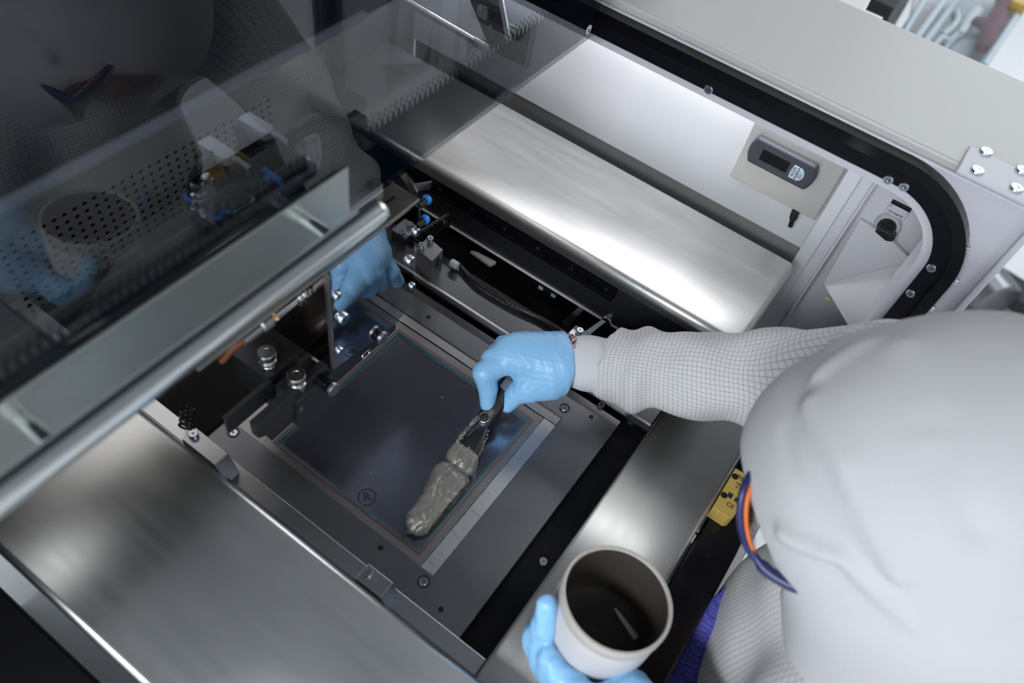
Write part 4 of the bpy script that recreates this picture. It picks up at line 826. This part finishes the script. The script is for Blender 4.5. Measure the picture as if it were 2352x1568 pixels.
# ------------------------------------------------------------------ spatula
sp2 = thing('spatula', 'paste spatula with black handle and dark flexible steel blade', 'spatula')
E0, E1 = jt(1176, 876, .046), jt(1114, 960, .0205)
dirh = (E1 - E0) / np.linalg.norm(E1 - E0); sdh = np.cross(dirh, (0, 0, 1)); sdh /= np.linalg.norm(sdh); uph = np.cross(sdh, dirh)
hf = blend([cone(E0 - dirh * .05, E0 - dirh * .01, .011, .0125, (uph, 1.5)), cone(E0 - dirh * .01, E0 + (E1 - E0) * .7, .0130, .0105, (uph, 1.5)), cone(E0 + (E1 - E0) * .7, E1 + dirh * .004, .0105, .0115, (uph, 2.2))], .01)
hdl = body('handle', hf, np.minimum(E0, E1) - .065, np.maximum(E0, E1) + .065, .0013, 'knob', sp2)
pl_ = E0 + (E1 - E0) * .10 + uph * .0086
MB().prism([pl_ + sdh * a + dirh * b for a, b in ((-.0075, -.012), (.0065, -.013), (.0075, .009), (-.006, .011))], uph * .0005).build('print_patch', 'frame', hdl)
text(hdl, 'lettering', 'AG', .009, pl_ + uph * .0010 - dirh * .006, sdh, -dirh, 'ink')
rv = E1 + uph * .0052
MB().tube([rv + .0066 * (math.cos(t) * dirh + math.sin(t) * sdh) for t in np.linspace(0, 2 * math.pi, 26)], .0007, 6, caps=False).build('rivet_ring', 'chrome', sp2, smooth=60)
MB().lathe([(.0052, -.001), (.0052, .0003), (.002, .0007)], rv, uph, 14).build('rivet', 'bladesteel', sp2, smooth=40)
Lp = spline([jt(1101, 966, .019), jt(1084, 984, .0185), jt(1064, 1003, .017), jt(1047, 1022, .013), jt(1032, 1052, .005)], 14)
Rp = spline([jt(1122, 980, .019), jt(1117, 998, .0185), jt(1110, 1018, .017), jt(1099, 1047, .013), jt(1084, 1078, .005)], 14)
mb = MB(); V = []; nx = 5
for l, r_ in zip(Lp, Rp): V += [l + (r_ - l) * k / (nx - 1) for k in range(nx)]
mb.add(V, [(i * nx + k, i * nx + k + 1, (i + 1) * nx + k + 1, (i + 1) * nx + k) for i in range(13) for k in range(nx - 1)])
b_ = mb.build('blade', 'bladesteel', sp2, smooth=70); s_ = b_.modifiers.new('t', 'SOLIDIFY'); s_.thickness = .0008
# ------------------------------------------------------------------ solder paste
rng_ = np.random.RandomState(3); Kd = rng_.normal(size=(16, 3)).astype(np.float32); Kd -= (Kd @ dirh.astype(np.float32))[:, None] * dirh.astype(np.float32) * .72; Kd /= np.linalg.norm(Kd, axis=1)[:, None]; Kf = rng_.uniform(120, 950, 16); Kp = rng_.uniform(0, 6, 16)
lump = lambda P: sum((.00019 * (400 / Kf[i]) ** .75) * np.sin(P @ (Kd[i] * np.float32(Kf[i])) + Kp[i] + .8 * np.sin(P @ (Kd[i - 1] * np.float32(90)))) for i in range(16)) + .0011 * np.maximum(0, np.sin(P @ (sdh * 330).astype(np.float32) + 2.2 * np.sin(P @ (dirh * 55).astype(np.float32)) + 1.3 * np.sin(P @ (dirh * 140 + sdh * 60).astype(np.float32)))) ** 8 + .0009 * np.maximum(0, np.sin(P @ (dirh * 150).astype(np.float32) + 2.5 * np.sin(P @ (sdh * 120).astype(np.float32)))) ** 10
T = lambda px, py, z: jt(px, py, z)
pst_ = [((1072, 1038), .0175, .0110, .0055), ((1058, 1064), .0215, .0075, .0085), ((1038, 1094), .0215, .0060, .0100), ((1019, 1126), .0190, .0060, .0100), ((1001, 1154), .0170, .0055, .0100), ((978, 1183), .0155, .0040, .0100), ((957, 1206), .0130, .0030, .0095)]
ST = []
for (px, py), hw, z, r in pst_:
    c = T(px, py, z); ST.append((c - sdh * (hw - r), c + sdh * (hw - r), r))
def slab(i, j, n=5):
    (a, b, r), (c, d, q) = ST[i], ST[j]; return [cone(a + (c - a) * t, b + (d - b) * t, r + (q - r) * t, r + (q - r) * t, (uph, 1.15)) for t in np.linspace(0, 1, n)]
pp = slab(0, 1) + [(cone(*ST[2][:2], ST[2][2], ST[2][2]), .0022)] + [(c_, .009) for c_ in slab(2, 3) + slab(3, 4)] + [(c_, .008) for c_ in slab(4, 5) + slab(5, 6)] + [(cone(ST[3][1] - sdh * .004, ST[5][1] + sdh * .001, .0065, .0055), .0015), (cone(ST[4][0] + sdh * .006 + uph * .002, ST[5][1] - sdh * .004 + uph * .002, .0075, .006), .0012), (cone(ST[2][1] + sdh * .001, ST[4][1] + sdh * .002, .0065, .0055), .002), (cone(T(947, 1212, .003), T(934, 1222, -.002), .006, .002), .004), (cone(T(938, 1214, .0), T(929, 1228, -.005), .0018, .0007), .003)]
pst = tag(body('solder_paste', blend(pp, .006, lump), (-.37, .30, -.008), (-.20, .56, .045), .0010, 'paste'), 'thick grey strip of solder paste on the stencil below the spatula', 'solder paste')
mb = MB(); R = random.Random(5)
def flakes(pts, z0, z1, r0, r1, n):
    for q in range(n):
        t = (q + R.random()) / n; k = t * (len(pts) - 1); i = min(int(k), len(pts) - 2); f_ = k - i
        px = pts[i][0] + (pts[i + 1][0] - pts[i][0]) * f_ + R.uniform(-2.5, 2.5); py = pts[i][1] + (pts[i + 1][1] - pts[i][1]) * f_ + R.uniform(-2, 2); r = R.uniform(r0, r1)
        mb.lathe([(.0003, -r), (r * .7, -r * .4), (r * .8, .1 * r), (r * .4, r * .8), (.0003, r * 1.3)], T(px, py, z0 + (z1 - z0) * t), (R.uniform(-1, 1), R.uniform(-1, 1), R.uniform(0, 1)), 5)
flakes([(1106, 951), (1094, 960), (1083, 975), (1066, 994), (1052, 1012), (1045, 1024), (1048, 1032)], .021, .014, .0009, .0030, 85)
flakes([(1098, 958), (1092, 965), (1086, 972)], .021, .019, .002, .0036, 10); flakes([(1122, 985), (1113, 1015), (1107, 1030), (1098, 1050)], .019, .013, .0006, .0016, 26); flakes([(1046, 1025), (1062, 1032), (1075, 1030), (1085, 1040), (1098, 1050)], .0165, .0155, .001, .0024, 44)
tag(mb.build('paste_smear', 'paste', sp2, smooth=60), kind='stuff')

# ------------------------------------------------------------------ room beyond the machine
wt = thing('white_bench', 'white bench with rounded corner behind the machine top', 'bench')
def zt(px, py, z=-.03): return at(px, py, z=z)
BZ = .24
q = [at(1820, -8, z=BZ), at(1905, 28, z=BZ), at(2000, 72, z=BZ), at(2018, 78, z=BZ), at(2027, 70, z=BZ), at(2026, 58, z=BZ), at(2010, 45, z=BZ), at(1985, 30, z=BZ), at(2010, -20, z=BZ)]
MB().prism(q, (0, 0, -.05)).build('bench_top', 'bench', wt, bevel=.004)
c_ = sum(q) / len(q); box('bench_leg', (c_[0] - .08, c_[1] + .05, FLOOR), (c_[0] + .02, c_[1] + .15, BZ - .05), 'bench', wt)
bk = thing('grey_box', 'small grey box standing on the white bench', 'box'); p = at(1872, 4, z=BZ); box('case', (p[0] - .05, p[1] - .005, BZ), (p[0] + .01, p[1] + .06, BZ + .03), 'alu', bk, .002)
ZC = -.30
def cp(px, py, z=ZC): return at(px, py, z=z)
ct = thing('glass_cart', 'glass-topped cart with pale blue frame behind the machine', 'cart')
d0, d1, d2, d3 = cp(2075, 120), cp(2265, 152), cp(2390, -40), cp(2110, -60)
MB().prism([d0, d1, d2, d3], (0, 0, -.01)).build('cart_shelf', 'greyshelf', ct)
for a_, b_ in (((2060, 100), (2135, -20)), ((2085, 115), (2190, -30)), ((2100, 130), (2215, -20)), ((2258, 152), (2385, -40))):
    MB().tube([at(*a_, z=ZC + .06), at(*b_, z=ZC + .06)], .012, 8).build('frame_bar', 'cartframe', ct, smooth=60)
MB().prism([at(2115, 133, z=ZC + .08), at(2256, 150, z=ZC + .08), at(2380, -40, z=ZC + .08), at(2225, -40, z=ZC + .08)], (0, 0, .004)).build('glass_top', 'cartglass', ct)
for q_ in (d0, d1, d2, d3): MB().box((q_[0] - .012, q_[1] - .012, FLOOR), (q_[0] + .012, q_[1] + .012, ZC - .01)).build('leg', 'cartframe', ct)
for pts, lab in ((((2140, 112), (2165, 85), (2178, 98), (2215, 60), (2240, 28)), 'thin white cable loop on the cart shelf'), (((2190, 15), (2200, 40), (2190, 60), (2165, 80)), 'bent white tube on the cart beside the cable loop')):
    wcb = thing('white_cable', lab, 'cable'); MB().tube(spline([at(*p_, z=ZC + .012) for p_ in pts], 16), .011, 8).build('cable', 'whitecable', wcb, smooth=60)
hd_ = thing('white_handpiece', 'white handpiece lying across the cart shelf', 'tool'); MB().tube([at(2205, 78, z=ZC + .02), at(2225, 50, z=ZC + .02), at(2242, 28, z=ZC + .02)], [.012, .02, .022], 10).build('grip', 'whitecable', hd_, smooth=60); MB().tube([at(2200, 82, z=ZC + .02), at(2180, 100, z=ZC + .02), at(2165, 120, z=ZC + .02)], .008, 8).build('nozzle', 'ringgrey', hd_, smooth=60)
mr_ = thing('maroon_bundle', 'dark maroon bundle lying at the edge of the cart', 'bundle'); p0, p1 = at(2262, 104, z=ZC + .045), at(2318, -5, z=ZC + .045)
body('bundle', blend([cone(p0, p1, .028, .034), cone(p0 + (p1 - p0) * .35 + [-.05, 0, 0], p0 + (p1 - p0) * .4, .018, .022)], .02, lambda P: wave(P, (1, 1, 1), 50, .003)), np.minimum(p0, p1) - .12, np.maximum(p0, p1) + .1, .007, 'maroon', mr_)
tl_ = thing('tan_block', 'small tan block next to the maroon bundle on the cart', 'block'); p = at(2330, 18, z=ZC + .07); box('case', (p[0] - .02, p[1] - .03, ZC + .05), (p[0] + .03, p[1] + .03, ZC + .10), 'brass', tl_, .004)
bb = thing('black_cabinet', 'black cabinet edge behind the white bench', 'cabinet'); p = at(2040, 10, z=-.1); box('case', (p[0] - .25, p[1] - .0, FLOOR), (p[0] + .02, p[1] + .35, -.1), 'black', bb, .003)
fo = thing('floor_duct', 'dark grey pipe end with black bar on the pale floor', 'pipe'); p = at(2255, 655, z=FLOOR + .08); MB().cyl(p + [-.1, .1, 0], p + [.07, -.05, 0], .08, 24).build('pipe', 'table', fo, smooth=40); MB().prism([at(2235, 650, z=FLOOR + .05), at(2290, 640, z=FLOOR + .05), at(2420, 720, z=FLOOR + .05), at(2400, 770, z=FLOOR + .05)], (0, 0, .05)).build('bar', 'black', fo)
box('front_cabinet', (-1.0, -.42, FLOOR), (.05, .0, -.02), 'void', hs, .004)
for i, (x, y, sx, sy, e) in enumerate(LAMPS):
    lf = thing('ceiling_light', ['short ceiling light fixture above the steel shelf', 'deep ceiling light fixture behind the person', 'wide ceiling light fixture in front of the cover panel', 'far ceiling light fixture above the glass cart'][i], 'ceiling light'); MB().ring([(x - sx / 2 - .03, y - sy / 2 - .03, CEIL - .04), (x + sx / 2 + .03, y - sy / 2 - .03, CEIL - .04), (x + sx / 2 + .03, y + sy / 2 + .03, CEIL - .04), (x - sx / 2 - .03, y + sy / 2 + .03, CEIL - .04)], [(x - sx / 2 - .005, y - sy / 2 - .005, CEIL - .04), (x + sx / 2 + .005, y - sy / 2 - .005, CEIL - .04), (x + sx / 2 + .005, y + sy / 2 + .005, CEIL - .04), (x - sx / 2 - .005, y + sy / 2 + .005, CEIL - .04)], (0, 0, .04)).build('frame', 'housing', lf)
# ------------------------------------------------------------------ origins: every thing at its base, then up onto the floor at z = 0
bpy.context.view_layer.update()
for o in list(S.objects):
    if o.type == 'MESH' and o.data.users == 1 and o.rotation_mode != 'QUATERNION' and len(o.data.vertices):
        co = np.empty(len(o.data.vertices) * 3, np.float32); o.data.vertices.foreach_get('co', co); co = co.reshape(-1, 3)
        c = (co.min(0) + co.max(0)) / 2
        if o.parent is None: c[2] = co[:, 2].min()
        if o.get('keep_origin'): c[:] = 0
        c = Vector([float(q) for q in c]); o.data.transform(Matrix.Translation(-c)); o.location = o.location + c
        for ch_ in o.children: ch_.location = ch_.location - c
bpy.context.view_layer.update()
for o in list(S.objects):
    if o.parent is None and o.type == 'EMPTY':
        P = []
        for c in o.children_recursive:
            if c.type == 'MESH': P += [c.matrix_world @ Vector(q) for q in c.bound_box]
        if not P: continue
        b = Vector(((min(p.x for p in P) + max(p.x for p in P)) / 2, (min(p.y for p in P) + max(p.y for p in P)) / 2, min(p.z for p in P)))
        o.location = o.location + b
        for c in o.children: c.location = c.location - b
for o in S.objects:
    if o.parent is None: o.location.z -= FLOOR
